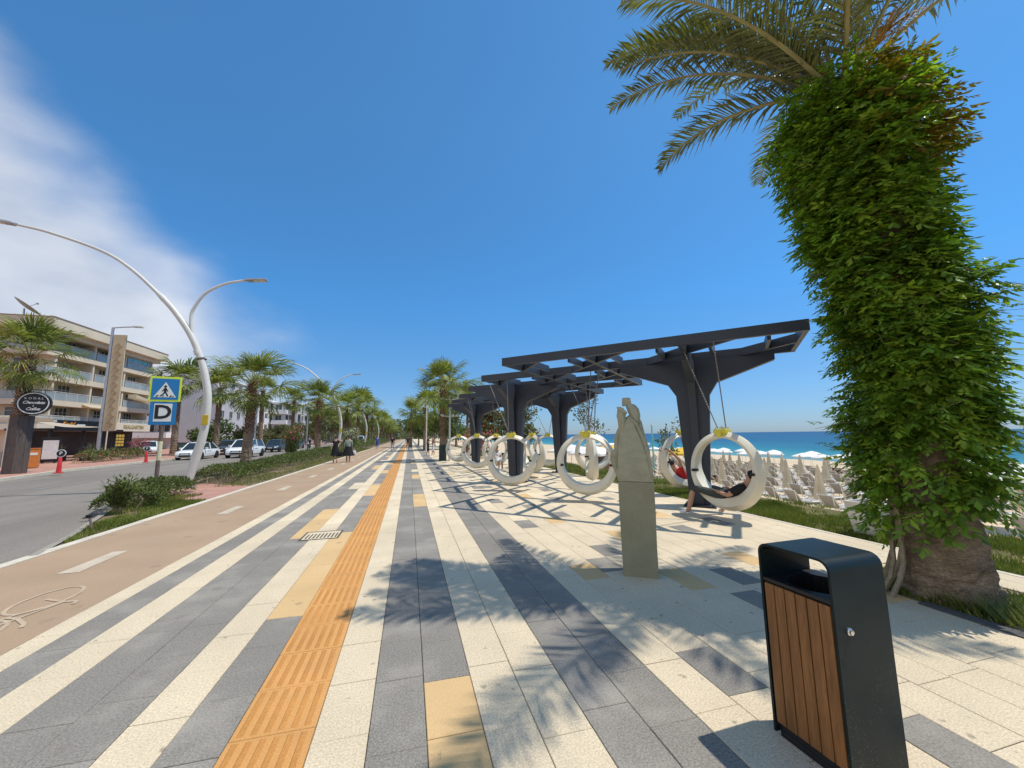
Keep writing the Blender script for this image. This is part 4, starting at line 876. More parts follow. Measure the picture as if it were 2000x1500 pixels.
# ------------------------------------------------------------------ hedges, shrubs and trees
def hedge(name, label, path, w, h, n, leaf=.075, mt=hedge_m, flowers=0, cat='hedge', group=None):
    """leafy low hedge along a path of (x, y)"""
    mb = MB(); segs = [(Vector((*a, 0)), Vector((*c, 0))) for a, c in zip(path[:-1], path[1:])]; tot = sum((c - a).length for a, c in segs)
    def smp():
        u = rnd() * tot
        for a, c in segs:
            l = (c - a).length
            if u <= l: break
            u -= l
        d = (c - a).normalized(); s = Vector((-d.y, d.x, 0)); p = a + d * u; end = min(1, min(u + (0 if a is segs[0][0] else 9), 9) / .5 + .25)
        hh = h * (1 + .35 * mnoise.noise(Vector((p.x * 1.1, p.y * 1.1, 0))) + .2 * mnoise.noise(Vector((p.x * 3, p.y * 3, 5))))
        t_ = rnd() ** .6 * math.pi; r = 1 - abs(random.gauss(0, .16)); x = math.cos(uni(0, math.pi)) * r; z = math.sqrt(max(0, 1 - x * x)) * r if rnd() < .8 else rnd() * math.sqrt(max(0, 1 - x * x))
        out = (s * x + Vector((0, 0, z * 1.2 + .15))).normalized(); return p + s * x * w / 2 + Vector((0, 0, .04 + z * hh)), out
    leaf_cloud(mb, n, smp, leaf, leaf * .42, 0, .7)
    if flowers: leaf_cloud(mb, flowers, smp, leaf * .8, leaf * .8, 1)
    for a, c in segs:   # woody stems inside
        for _ in range(int((c - a).length * 7)):
            p = a.lerp(c, rnd()) + Vector((uni(-.3, .3) * w, uni(-.3, .3) * w, 0)); mb.tube([p, p + Vector((uni(-.1, .1), uni(-.1, .1), h * .5)), p + Vector((uni(-.2, .2), uni(-.2, .2), h * .85))], [.012, .009, .004], 4, mi=2, caps=False)
    rt = thing(name, label, cat, (0, 0, 0), 0, group); tag(mb.build('foliage', [mt, flower_m if flowers >= 0 else flowerw_m, vine_m], rt), kind='stuff'); return rt
G4 = 'low hedges along the planting strip'
hedge('hedge', 'low green hedge at the foot of the blue crossing sign', [(-6.3, 11.2), (-6.9, 12.6), (-7.0, 14.6)], 1.15, .42, 7500, .08, group=G4)
hedge('hedge', 'low clipped hedge in front of the nearest strip palm', [(-6.8, 16.6), (-7.2, 19), (-7.2, 23.5)], 1.4, .5, 10000, .085, group=G4)
hedge('hedge', 'long low hedge between the first and second strip palms', [(-7.2, 24), (-7.2, 33)], 1.5, .6, 9000, .095, group=G4)
hedge('hedge', 'hedge around the foot of the second strip palm beside the walkers', [(-7.2, 33.5), (-7.0, 46)], 1.7, .7, 9000, .105, group=G4)
hedge('hedge', 'far hedge running along the end of the planting strip', [(-7.0, 46.5), (-6.9, 120)], 1.9, 1.1, 14000, .17, group=G4)
def oleander(name, label, loc, h, w, n, flowers=0, stems=9, leaf=.14, cat='shrub', fm=None, lm=hedge_m):
    rt = thing(name, label, cat, loc); mb = MB(); sb = MB()
    for i in range(stems):
        a = i * 2.4; d = Vector((math.cos(a) * uni(.2, .6), math.sin(a) * uni(.2, .6), 1)).normalized(); top = Vector((d.x * w * .5, d.y * w * .5, h * uni(.75, 1)))
        sb.tube([(0, 0, 0), top * .5 + Vector((0, 0, .05)), top], [.02, .014, .005], 5)
        for _ in range(n // stems):
            u = uni(.25, 1.02); p = top * u + rvec() * w * .16 * (.5 + u); dd = (d + rvec() * .9).normalized(); leaf_quad(mb, p, dd, (Vector((0, 0, 1)) + rvec() * .7).normalized(), leaf * uni(.7, 1.2), leaf * .2)
        for _ in range(flowers // stems): p = top * uni(.8, 1.05) + rvec() * w * .2; leaf_quad(mb, p, rvec(), rvec(), .11, .10, 1)
    sb.build('stems', vine_m, rt); tag(mb.build('foliage', [lm, fm or flower_m], rt), kind='stuff'); return rt
oleander('oleander_bush', 'upright oleander bush at the tip of the planting strip', (-6.2, 10.75, 0), .72, .65, 1100)
oleander('oleander_bush', 'small oleander tree with pink flowers between the strip hedges', (-7.7, 29.5, 0), 2.3, 1.5, 2200, 170, 11, .20)
oleander('oleander_bush', 'pale flowering shrub in the strip beside the walking women', (-6.2, 45, 0), 2.3, 2.2, 2200, 500, 11, .24, fm=flowerw_m)
def tree(name, label, loc, h, w, n, mt=tree_m, leaf=.28, th=None, flowers=0, group=None, tr=.16):
    rt = thing(name, label, 'tree', loc, 0, group); th = h * .35 if th is None else th; tb = MB(); tb.tube([(0, 0, -.05), (uni(-.1, .1), uni(-.1, .1), th * .6), (uni(-.15, .15), uni(-.15, .15), th * 1.1), (0, 0, h * .75)], [tr, tr * .8, tr * .6, tr * .25], 8)
    blobs = []
    for i in range(13):
        a = i * 2.4; zz = th + (h - th) * (.12 + .80 * ((i * .618) % 1)); rr = w / 2 * uni(.35, .8) * (1 - .35 * ((zz - th) / (h - th))); c = Vector((math.cos(a) * rr, math.sin(a) * rr, zz)); blobs.append((c, w * uni(.16, .27)))
        tb.tube([(0, 0, th * uni(.7, 1)), (c.x * .5, c.y * .5, (th + c.z) / 2), c], [tr * .4, tr * .25, .02], 5, caps=False)
    tb.build('trunk', vine_m, rt); mb = MB()
    def smp():
        c, r = random.choice(blobs); v = rvec(); k = uni(.55, 1.1) * (1 + .3 * mnoise.noise(c + v * 2)); return c + Vector((v.x, v.y, v.z * .8)) * r * k, v
    leaf_cloud(mb, n, smp, leaf, leaf * .5, 0)
    if flowers: leaf_cloud(mb, flowers, smp, leaf * .9, leaf * .8, 1)
    tag(mb.build('crown', [mt, flower_m], rt), kind='stuff'); return rt
tree('tree', 'bushy olive-coloured tree behind the pergola on the sea side', (9.2, 33, sand_z(9.2, 33)), 4.6, 4.6, 3800, olive_m, .26)
tree('tree', 'broad green tree on the sea side beyond the wrapped palm', (4.4, 49, 0), 4.6, 5.4, 3600, tree_m, .3)
tree('tree', 'orange-tinged shrub tree between the far pergola columns', (6.2, 32, -.1), 4.0, 2.6, 2600, olive_m, .24, flowers=160)
tree('tree', 'pale green bushy tree at the sea-side end of the promenade', (1.6, 72, 0), 5.0, 5.2, 3200, tree_m, .34)
tree('young_tree', 'thin young tree with sparse leaves near the yellow parasols', (10.2, 21.0, sand_z(10.2, 21)), 5.0, 2.0, 420, olive_m, .16, 2.4, tr=.05)
tree('young_tree', 'bare thin young tree behind the statue near the beach', (12.2, 15.2, sand_z(12.2, 15.2)), 4.5, 1.3, 130, olive_m, .13, 2.6, tr=.05)
tree('young_tree', 'small leafy sapling right of the statue near the beach', (11.3, 15.4, sand_z(11.3, 15.4)), 3.6, 1.1, 220, tree_m, .13, 2.3, tr=.04)
fb = thing('bougainvillea', 'pink flowering bougainvillea hedge behind the farthest ring swing', 'hedge', (0, 0, 0)); mb = MB()
def smp():
    y = uni(27, 37); x = 4.8 + uni(-.9, .9) + .1 * (y - 27); v = rvec(); return Vector((x, y, .2 + abs(v.z) * 1.7 * (1 + .3 * mnoise.noise(Vector((x, y, 0)))))), v
leaf_cloud(mb, 2600, smp, .17, .09, 0); leaf_cloud(mb, 1500, smp, .13, .12, 1); tag(mb.build('foliage', [tree_m, flower_m], fb), kind='stuff')
# greenery across the road
G5 = 'trees across the road'
for x, y, h, w, lab in [(-24, 57, 3.6, 5.0, 'round green bush tree beside the grey hotel wall'), (-22.5, 64, 3.2, 5.0, 'bush with white blossom in front of the hotel'), (-22, 74, 3.6, 4.5, 'green bush tree in front of the white flats'), (-24, 92, 4.5, 5.5, 'dark leafy tree in front of the far flats'),
        (-22, 104, 6, 7, 'leafy tree across the road beyond the flats'), (-25, 120, 9, 10, 'dense tree across the road right of the flats'), (-22, 138, 9, 10, 'tall leafy tree far across the road'), (-24, 160, 10, 13, 'wide far tree across the road'), (-20, 190, 10, 14, 'dense far tree near the road end'), (-12, 240, 10, 22, 'wide tree mass closing the road end'), (6, 250, 9, 18, 'distant tree at the end of the promenade')]:
    tree('tree', lab, (x, y, 0), h, w, 2600, tree_m if y % 2 else olive_m, .045 * w + .12, h * .18, group=G5)
mb = MB()
def smp():
    y = uni(255, 330); x = uni(-70, 60); v = rvec(); return Vector((x, y, abs(v.z) * 9 * (1 + .4 * mnoise.noise(Vector((x * .1, y * .1, 0)))))), v
leaf_cloud(mb, 7000, smp, 1.6, .9, 0); tag(mb.build('treeline', [tree_m]), 'far line of trees closing the view along the shore', 'trees', kind='stuff')
# short brown stake in the grass tip
sk = thing('wooden_stake', 'short brown stake leaning in the grass at the strip tip', 'stake', (-5.5, 8.95, 0)); mb = MB(); mb.tube([(.05, -.05, -.05), (-.12, .1, .22)], .018, 6); mb.build('stake', cladding_m, sk); mb = MB(); mb.bbox(-.16, -.09, .06, .13, .2, .26, .01); mb.build('cap', black_m, sk)
# ------------------------------------------------------------------ street lamps
def curve_pts(ctrl, n=6):
    """Catmull-Rom through control points"""
    P = [Vector(c) for c in ctrl]; P = [P[0] * 2 - P[1]] + P + [P[-1] * 2 - P[-2]]; out = []
    for i in range(1, len(P) - 2):
        for k in range(n):
            t_ = k / n; a, b_, c, d = P[i - 1:i + 3]; out.append(.5 * ((2 * b_) + (c - a) * t_ + (2 * a - 5 * b_ + 4 * c - d) * t_ ** 2 + (3 * b_ - a - 3 * c + d) * t_ ** 3))
    return out + [P[-2]]
def lamp_head(mb, mt_):
    mb.bbox(-.02, .62, -.13, .13, -.035, .035, .02, mat=mt_); mb.bbox(-.16, .02, -.05, .05, -.03, .03, .012, mat=mt_)
def curved_lamp(label, loc, full=True):
    rt = thing('street_lamp', label, 'street lamp', loc, 0, 'curved street lamps in the planting strip')
    pts = curve_pts([(0, 0, -.05), (.24, 0, 1.0), (.40, 0, 1.95), (.42, 0, 2.95), (.30, 0, 3.7), (.08, 0, 4.45), (-.28, 0, 5.25), (-.78, 0, 6.0), (-1.2, 0, 6.5)])
    mb = MB(); k = len(pts); mb.tube(pts, [.135 - .045 * i / k for i in range(k)], 14); mb.build('pole', white_m, rt, 50)
    a = pts[-1]; p2 = curve_pts([a, (-2.15, 0, 7.42), (-3.05, 0, 8.0), (-4.5, 0, 8.48), (-5.4, 0, 8.66)]); k = len(p2); mb = MB(); mb.tube(p2, [.062 - .022 * i / k for i in range(k)], 10); mb.build('arm', white_m, rt, 50)
    mb = MB(); mb.tube([pts[-2], pts[-1], p2[1]], [.098, .098, .07], 12); mb.build('collar', white_m, rt, 50); mb = MB(); mb.tube([(.02, 0, 4.55), (-.03, 0, 4.68)], .118, 12); mb.build('collar', white_m, rt, 50)
    p3 = curve_pts([(-.22, 0, 5.15), (-.30, 0, 5.75), (-.26, 0, 6.15), (.05, 0, 6.75), (.62, 0, 7.16), (1.25, 0, 7.36)]); k = len(p3); mb = MB(); mb.tube(p3, [.058 - .018 * i / k for i in range(k)], 10); mb.build('arm', white_m, rt, 50)
    for (p, d) in ((p2[-1], Vector((-1, 0, .12))), (p3[-1], Vector((1, 0, .10)))):
        mb = MB(); q = d.to_track_quat('X', 'Z').to_matrix().to_4x4(); lamp_head(mb, Matrix.Translation(p + d * .1) @ q); o = mb.build('lamp_head', galv_m, rt, 40); mb = MB(); mb.bbox(.18, .56, -.10, .10, -.046, -.036, .004, mat=Matrix.Translation(p + d * .1) @ q); mb.build('lens', lens_m, o)
    mb = MB(); mb.bbox(.36, .54, -.14, -.10, 2.08, 2.42, .01); mb.build('notice', M('yellow_notice', (.62, .42, .03), .6, .2, 14), rt)
    mb = MB(); mb.tube([(.17, 0, .75), (.32, 0, 1.45)], [.128, .125], 12); mb.build('sticker', M('torn_paper', (.66, .63, .56), .8, .15, 9), rt)
    mb = MB(); mb.tube([(.12, 0, 4.34), (.10, 0, 4.40)], .125, 12); mb.bbox(.18, .28, -.03, .03, 4.34, 4.40, .01); mb.build('cable_band', cladding_m, rt)
    mb = MB(); mb.bbox(-.22, .22, -.22, .22, -.03, .03, .01); mb.build('base_plate', galv_m, rt); return rt
cl0 = curved_lamp('tall white curved lamp with two arms rising behind the crossing sign', (-7.21, 15.6, 0))
dup(cl0, (-6.45, 38.0, 0), 0, 'second white curved lamp behind the second strip palm')
dup(cl0, (-6.6, 61.5, 0), 0, 'third white curved lamp among the farther strip palms'); dup(cl0, (-6.6, 85, 0), 0, 'farthest white curved lamp along the planting strip')
# thin pole lamps on the sea side
def mast(label, loc, h, arms):
    rt = thing('lamp_mast', label, 'lamp post', loc, 0, 'thin lamp masts'); mb = MB(); mb.lathe([(.07, 0), (.06, h * .5), (.045, h)], 10); mb.build('pole', white_m, rt, 60)
    for z in arms:
        mb = MB(); mb.tube([(-.55, 0, z), (.55, 0, z)], .03, 6); mb.build('cross_arm', white_m, rt)
        for s_ in (-.5, .5): mb = MB(); mb.lathe([(.03, 0), (.13, .02), (.10, .10), (.02, .13)], 10, mat=Matrix.Translation((s_, 0, z + .02))); mb.build('lamp', white_m, rt, 40)
    return rt
mast('thin white mast with cross arms right beside the wrapped palm', (2.55, 25.7, 0), 4.3, (2.9, 4.0))
mast('thin mast rising left of the wrapped palm', (1.62, 39.5, 0), 5.6, (5.3,))
def square_lamp(label, x, y, h, a): rt = thing('road_lamp', label, 'lamp post', (x, y, 0), a, 'plain road lamps across the road'); mb = MB(); mb.lathe([(.13, 0), (.11, h * .5), (.09, h)], 10); mb.build('pole', galv_m, rt, 60); mb = MB(); mb.tube([(0, 0, h - .02), (.9, 0, h + .08), (1.5, 0, h + .12)], .05, 8); mb.build('arm', galv_m, rt, 60); mb = MB(); mb.bbox(1.45, 2.15, -.14, .14, h + .06, h + .19, .03); mb.build('lamp_head', white_m, rt, 40); return rt
rl = square_lamp('grey lamp post with flat arm carrying a patterned beige panel', -24.05, 38.7, 10.9, R(-4))
mb = MB(); mb.bbox(.14, 1.06, -.06, .06, 2.35, 10.3, .02); pn = mb.build('panel', M('panel_beige', (.56, .44, .27), .8, .08, 1, .08, 30), rl)
mb = MB(); motif = M('panel_motif', (.36, .22, .10), .8, .1, 3); pm = MB()
for k in range(11):
    z = 2.9 + k * .64; cx = .60
    for q in ([(0, -.3), (.26, 0), (0, .3), (-.26, 0), (0, -.3)], [(0, -.15), (.12, 0), (0, .15), (-.12, 0), (0, -.15)]):
        for a, c in zip(q[:-1], q[1:]): pm.tube([(cx + a[0], -.062, z + a[1]), (cx + c[0], -.062, z + c[1])], .018, 4)
pm.build('motif', motif, pn)
square_lamp('thin pale lamp pole behind the white SUV', -18.6, 55, 7.6, 0); square_lamp('thin pale lamp pole beside the motorcycle', -17.8, 77, 8.2, 0)
# ------------------------------------------------------------------ crossing sign and bus stop plate
sg = thing('crossing_sign', 'blue pedestrian crossing sign with yellow border above a D plate', 'sign', (-7.10, 13.75, 0), R(14))
mb = MB(); mb.tube([(0, .04, 0), (0.02, .04, 3.45)], .052, 8); mb.build('post', M('rusty_post', (.15, .105, .085), .8, .25, 5, .2, 40), sg, 60)
mb = MB(); mb.tube([(.008, .04, 1.0), (.01, .04, 1.55)], .056, 8); mb.build('sticker', M('sticker_pale', (.62, .58, .36), .8, .25, 12), sg)
mb = MB(); mb.bbox(-.35, .38, -.02, .012, 2.72, 3.47, .01); b1 = mb.build('border', signyel_m, sg)
mb = MB(); mb.bbox(-.30, .33, -.026, -.021, 2.78, 3.41, .002); mb.build('plate', signblue_m, b1)
mb = MB(); mb.prism([(-.245, 2.85), (.275, 2.85), (.015, 3.31)], -.030, -.0265, 'y'); mb.build('triangle', signwhite_m, b1)
mb = MB()
def st2(pts, w):
    for a, c in zip(pts[:-1], pts[1:]):
        a = Vector(a); c = Vector(c); d = (c - a).normalized(); n_ = Vector((-d.y, d.x)) * w / 2; mb.prism([(a + n_)[:], (a - n_)[:], (c - n_)[:], (c + n_)[:]], -.034, -.0305, 'y')
st2([(.015, 3.13), (.015, 3.00)], .055); st2([(.015, 3.01), (-.03, 2.94), (-.09, 2.88)], .032); st2([(.02, 3.01), (.06, 2.94), (.08, 2.88)], .032); st2([(.0, 3.11), (-.05, 3.03)], .026); st2([(.03, 3.11), (.075, 3.03)], .026); st2([(-.19, 2.865), (-.13, 2.91)], .03); st2([(.13, 2.865), (.17, 2.91)], .03); st2([(-.03, 2.865), (-.01, 2.90)], .026); st2([(.19, 2.865), (.22, 2.89)], .026)
mb.lathe([(.034, -.034), (.034, -.0305)], 12, mat=Matrix.Translation((.015, 0, 3.175)) @ Matrix(((1, 0, 0, 0), (0, 0, 1, 0), (0, 1, 0, 0), (0, 0, 0, 1)))); mb.build('walker', ink_m, b1)
mb = MB(); mb.bbox(-.30, .31, -.012, .012, 2.03, 2.715, .008); b2 = mb.build('stop_plate', signblue_m, sg)
mb = MB(); mb.bbox(-.20, .21, -.018, -.0125, 2.13, 2.66, .002); mb.build('field', signwhite_m, b2)
text_mb('D', .56, 0, .002, True, Matrix.Translation((.005, -.021, 2.395)) @ Matrix.Rotation(R(90), 4, 'X')).build('letter', ink_m, b2)
# ------------------------------------------------------------------ road furniture across the road
def cone(label, x, y):
    rt = thing('parking_bollard', label, 'bollard', (x, y, 0), R(10), 'red no-parking bollards'); mb = MB(); mb.bbox(-.15, .15, -.15, .15, 0, .04, .012); mb.build('base', red_m, rt); mb = MB(); mb.lathe([(.10, .05), (.085, .3), (.065, .75), (.05, .78)], 14); mb.build('cone', red_m, rt, 40)
    mb = MB(); mt_ = Matrix.Translation((0, 0, .98)) @ Matrix.Rotation(R(90), 4, 'X') @ Matrix.Rotation(0, 4, 'Z'); mb.lathe([(.19, -.012), (.19, .012)], 24, mat=mt_); d = mb.build('disc', signwhite_m, rt, 40); mb = MB(); mb.lathe([(.16, .0125), (.16, .016)], 24, mat=mt_); mb.build('face', signblack_m, d)
    text_mb('P', .22, 0, .002, True, Matrix.Translation((0, -.02, .98)) @ Matrix.Rotation(R(90), 4, 'X')).build('letter', signwhite_m, d); return rt
cone('red parking bollard with round P sign nearest the cafe', -16.95, 24.9)
cone('red parking bollard with round sign in front of the parked white cars', -18.2, 33.9)
# round cafe sign on the cased palm
ks = thing('cafe_sign', 'round black sign with white lettering hanging beside the cased palm', 'sign', (-18.62, 25.35, 3.52), R(20))
rot = Matrix.Rotation(R(90), 4, 'X')
mb = MB(); mb.lathe([(.58, -.12), (.60, -.10), (.60, .10), (.58, .12)], 48, mat=rot); ds = mb.build('drum', signblack_m, ks, 40)
mb = MB(); n = 48
for j in range(n):
    for r, y in ((.50, -.126), (.545, -.126), (.545, -.1215), (.50, -.1215)): a = 2 * math.pi * j / n; mb.v.append((r * math.cos(a), y, r * math.sin(a)))
for j in range(n):
    for q in range(4): mb.f.append((j * 4 + q, j * 4 + (q + 1) % 4, ((j + 1) % n) * 4 + (q + 1) % 4, ((j + 1) % n) * 4 + q)); mb.mi.append(0)
mb.build('rim_line', signwhite_m, ds)
for tx, sz, z, sh, sp_ in (('KODAL', .15, .25, 0, 1.5), ('Chocolate', .20, .04, .35, .9), ('&', .11, -.13, .2, 1), ('Coffee', .20, -.29, .35, .9)): text_mb(tx, sz, 0, .002, sz > .18, Matrix.Translation((0, -.127, z)) @ rot, shear=sh, sp=sp_).build('lettering', signwhite_m, ds)
mb = MB(); mb.bbox(-.45, .80, -.02, .02, .68, .72, .004); mb.box(-.33, -.31, -.01, .01, .5, .68); mb.box(.31, .33, -.01, .01, .5, .68); mb.bbox(-.78, -.52, -.03, .03, -.02, .03, .006); mb.build('bracket', steel_m, ks)
# cafe frontage: sails, black canopy, planters, menu board
def sail(label, pts, z):
    rt = thing('shade_sail', label, 'awning', (0, 0, 0)); mb = MB(); n = 8; a, b_, c, d = [Vector(p) for p in pts]
    for i in range(n + 1):
        for j in range(n + 1):
            u, v = i / n, j / n; p = a.lerp(b_, u).lerp(d.lerp(c, u), v); p.z += -.25 * math.sin(math.pi * u) * math.sin(math.pi * v) * z; mb.v.append(tuple(p))
    for i in range(n):
        for j in range(n): mb.f.append((i * (n + 1) + j, (i + 1) * (n + 1) + j, (i + 1) * (n + 1) + j + 1, i * (n + 1) + j + 1)); mb.mi.append(0)
    mb.build('canvas', canvas_m, rt, 60)
    for p in (a, c): mb = MB(); mb.tube([(p.x, p.y, 0), p], .05, 8); mb.build('post', white_m, rt)
    return rt
sail('cream shade sail over the cafe terrace beside the round sign', [(-26.9, 36.0, 3.25), (-24.0, 36.4, 2.72), (-26.5, 43.5, 2.75), (-29.8, 41.5, 3.1)], 1.0)
kio = thing('terrace_shelter', 'white-framed glass terrace shelter at the photo edge behind the cased palm', 'shelter', (-25.5, 32.0, 0))
mb = MB(); mb.bbox(-5.0, 1.0, -.15, .15, 2.95, 3.2, .03); mb.bbox(-5.0, 1.0, 3.0, 3.3, 2.95, 3.2, .03); mb.build('beam', white_m, kio)
for x in (-4.9, -2, .9): mb = MB(); mb.bbox(x - .06, x + .06, -.06, .06, 0, 2.95, .01); mb.build('post', white_m, kio)
mb = MB(); mb.bbox(-5, .8, -.05, .05, 0, 1.0, .02); mb.build('parapet', M('parapet_stone', (.30, .26, .20), .85, .15, 2), kio)
mb = MB(); mb.add([(-5, -.4, 3.22), (1.1, -.4, 3.22), (1.1, 3.4, 3.3), (-5, 3.4, 3.3)], [(0, 1, 2, 3)]); mb.build('roof_canvas', canvas_m, kio)
for x in (-4.0, -3.0, -1.2, -.2): mb = MB(); mb.bbox(x - .25, x + .25, .9, 1.4, 0, .85, .05); mb.build('chair', dark_m, kio)
tk = thing('orange_box', 'orange box standing beside the cased palm trunk', 'box', (-22.0, 30.2, 0), R(30)); mb = MB(); mb.bbox(-.36, .36, -.3, .3, .04, 1.15, .02); mb.build('body', orange_m, tk); mb = MB(); mb.bbox(-.38, .38, -.32, .32, 1.15, 1.19, .01); mb.build('top', orange_m, tk); mb = MB(); mb.bbox(.0, .3, -.306, -.301, .78, .92, .001); mb.build('notice', signwhite_m, tk)
mn = thing('menu_board', 'white menu board on a black stand at the cafe entrance', 'board', (-25.3, 36.2, 0), R(25)); mb = MB(); mb.bbox(-.48, .48, .0, .06, .1, 1.85, .02); mb.build('frame', signblack_m, mn); mb = MB(); mb.bbox(-.38, .38, -.012, -.002, .3, 1.65, .004); mb.build('sheet', M('menu_paper', (.68, .64, .62), .6, .08, 4, .2, 30), mn)
for x in (-.3, .3): mb = MB(); mb.box(x - .04, x + .04, -.15, .2, 0, .1); mb.build('foot', signblack_m, mn)
for k, (x, y, lab) in enumerate([(-24.6, 38.8, 'spiky grey-green agave in a dark cafe planter nearest the menu board'), (-25.6, 41.0, 'spiky pale plant in a cafe planter near the patterned lamp panel'), (-27.5, 40.0, 'tall leafy pot plant behind the menu board')]):
    rt = thing('potted_plant', lab, 'plant', (x, y, 0), 0, 'cafe pot plants'); mb = MB(); mb.bbox(-.45, .45, -.3, .3, 0, .55, .03); mb.build('pot', signblack_m, rt); mb = MB()
    for j in range(46): a = uni(0, 6.28); e = R(uni(25, 85)); L = uni(.7, 1.3); d = Vector((math.cos(a) * math.cos(e), math.sin(a) * math.cos(e), math.sin(e))); s_ = Vector((-math.sin(a), math.cos(a), 0)); p = Vector((uni(-.3, .3), uni(-.1, .1), .5)); mb.add([p - s_ * .03, p + s_ * .03, p + d * L * .6 + s_ * .03, p + d * L * .6 - s_ * .03, p + d * L + Vector((0, 0, -.1))], [(0, 1, 2, 3), (3, 2, 4)])
    mb.build('leaves', M('agave_leaf', (.22, .23, .12), .6, .25, 3, rand=.3), rt)
hedge('cafe_hedge', 'dark red and green planting along the cafe fence', [(-22.6, 35.0), (-23.5, 43.0)], 1.2, .8, 3200, .14, flowers=170, cat='hedge')
oleander('oleander_bush', 'dark shrub with reddish leaves beside the patterned lamp panel', (-24.6, 44.5, 0), 1.6, 2.0, 1500, 200, lm=M('wine_leaf', (.05, .02, .022), .5, .3, 3, rand=.4))
fn = thing('metal_fence', 'thin dark metal fence in front of the hotel garden', 'fence', (0, 0, 0))
for j in range(26): mb = MB(); y = 46 + j * 1.8; x = -22.2 + .02 * j; mb.box(x - .03, x + .03, y - .03, y + .03, 0, 1.35); mb.build('post', steel_m, fn)
for z in (.35, .8, 1.3): mb = MB(); mb.tube([(-22.2, 46, z), (-21.7, 91, z)], .022, 5); mb.build('rail', steel_m, fn)
mb = MB(); mb.add([(-22.25, 46, .1), (-21.75, 91, .1), (-21.75, 91, 1.25), (-22.25, 46, 1.25)], [(0, 1, 2, 3)]); mb.build('mesh_screen', M('green_screen', (.04, .065, .04), .8, .3, 2), fn)
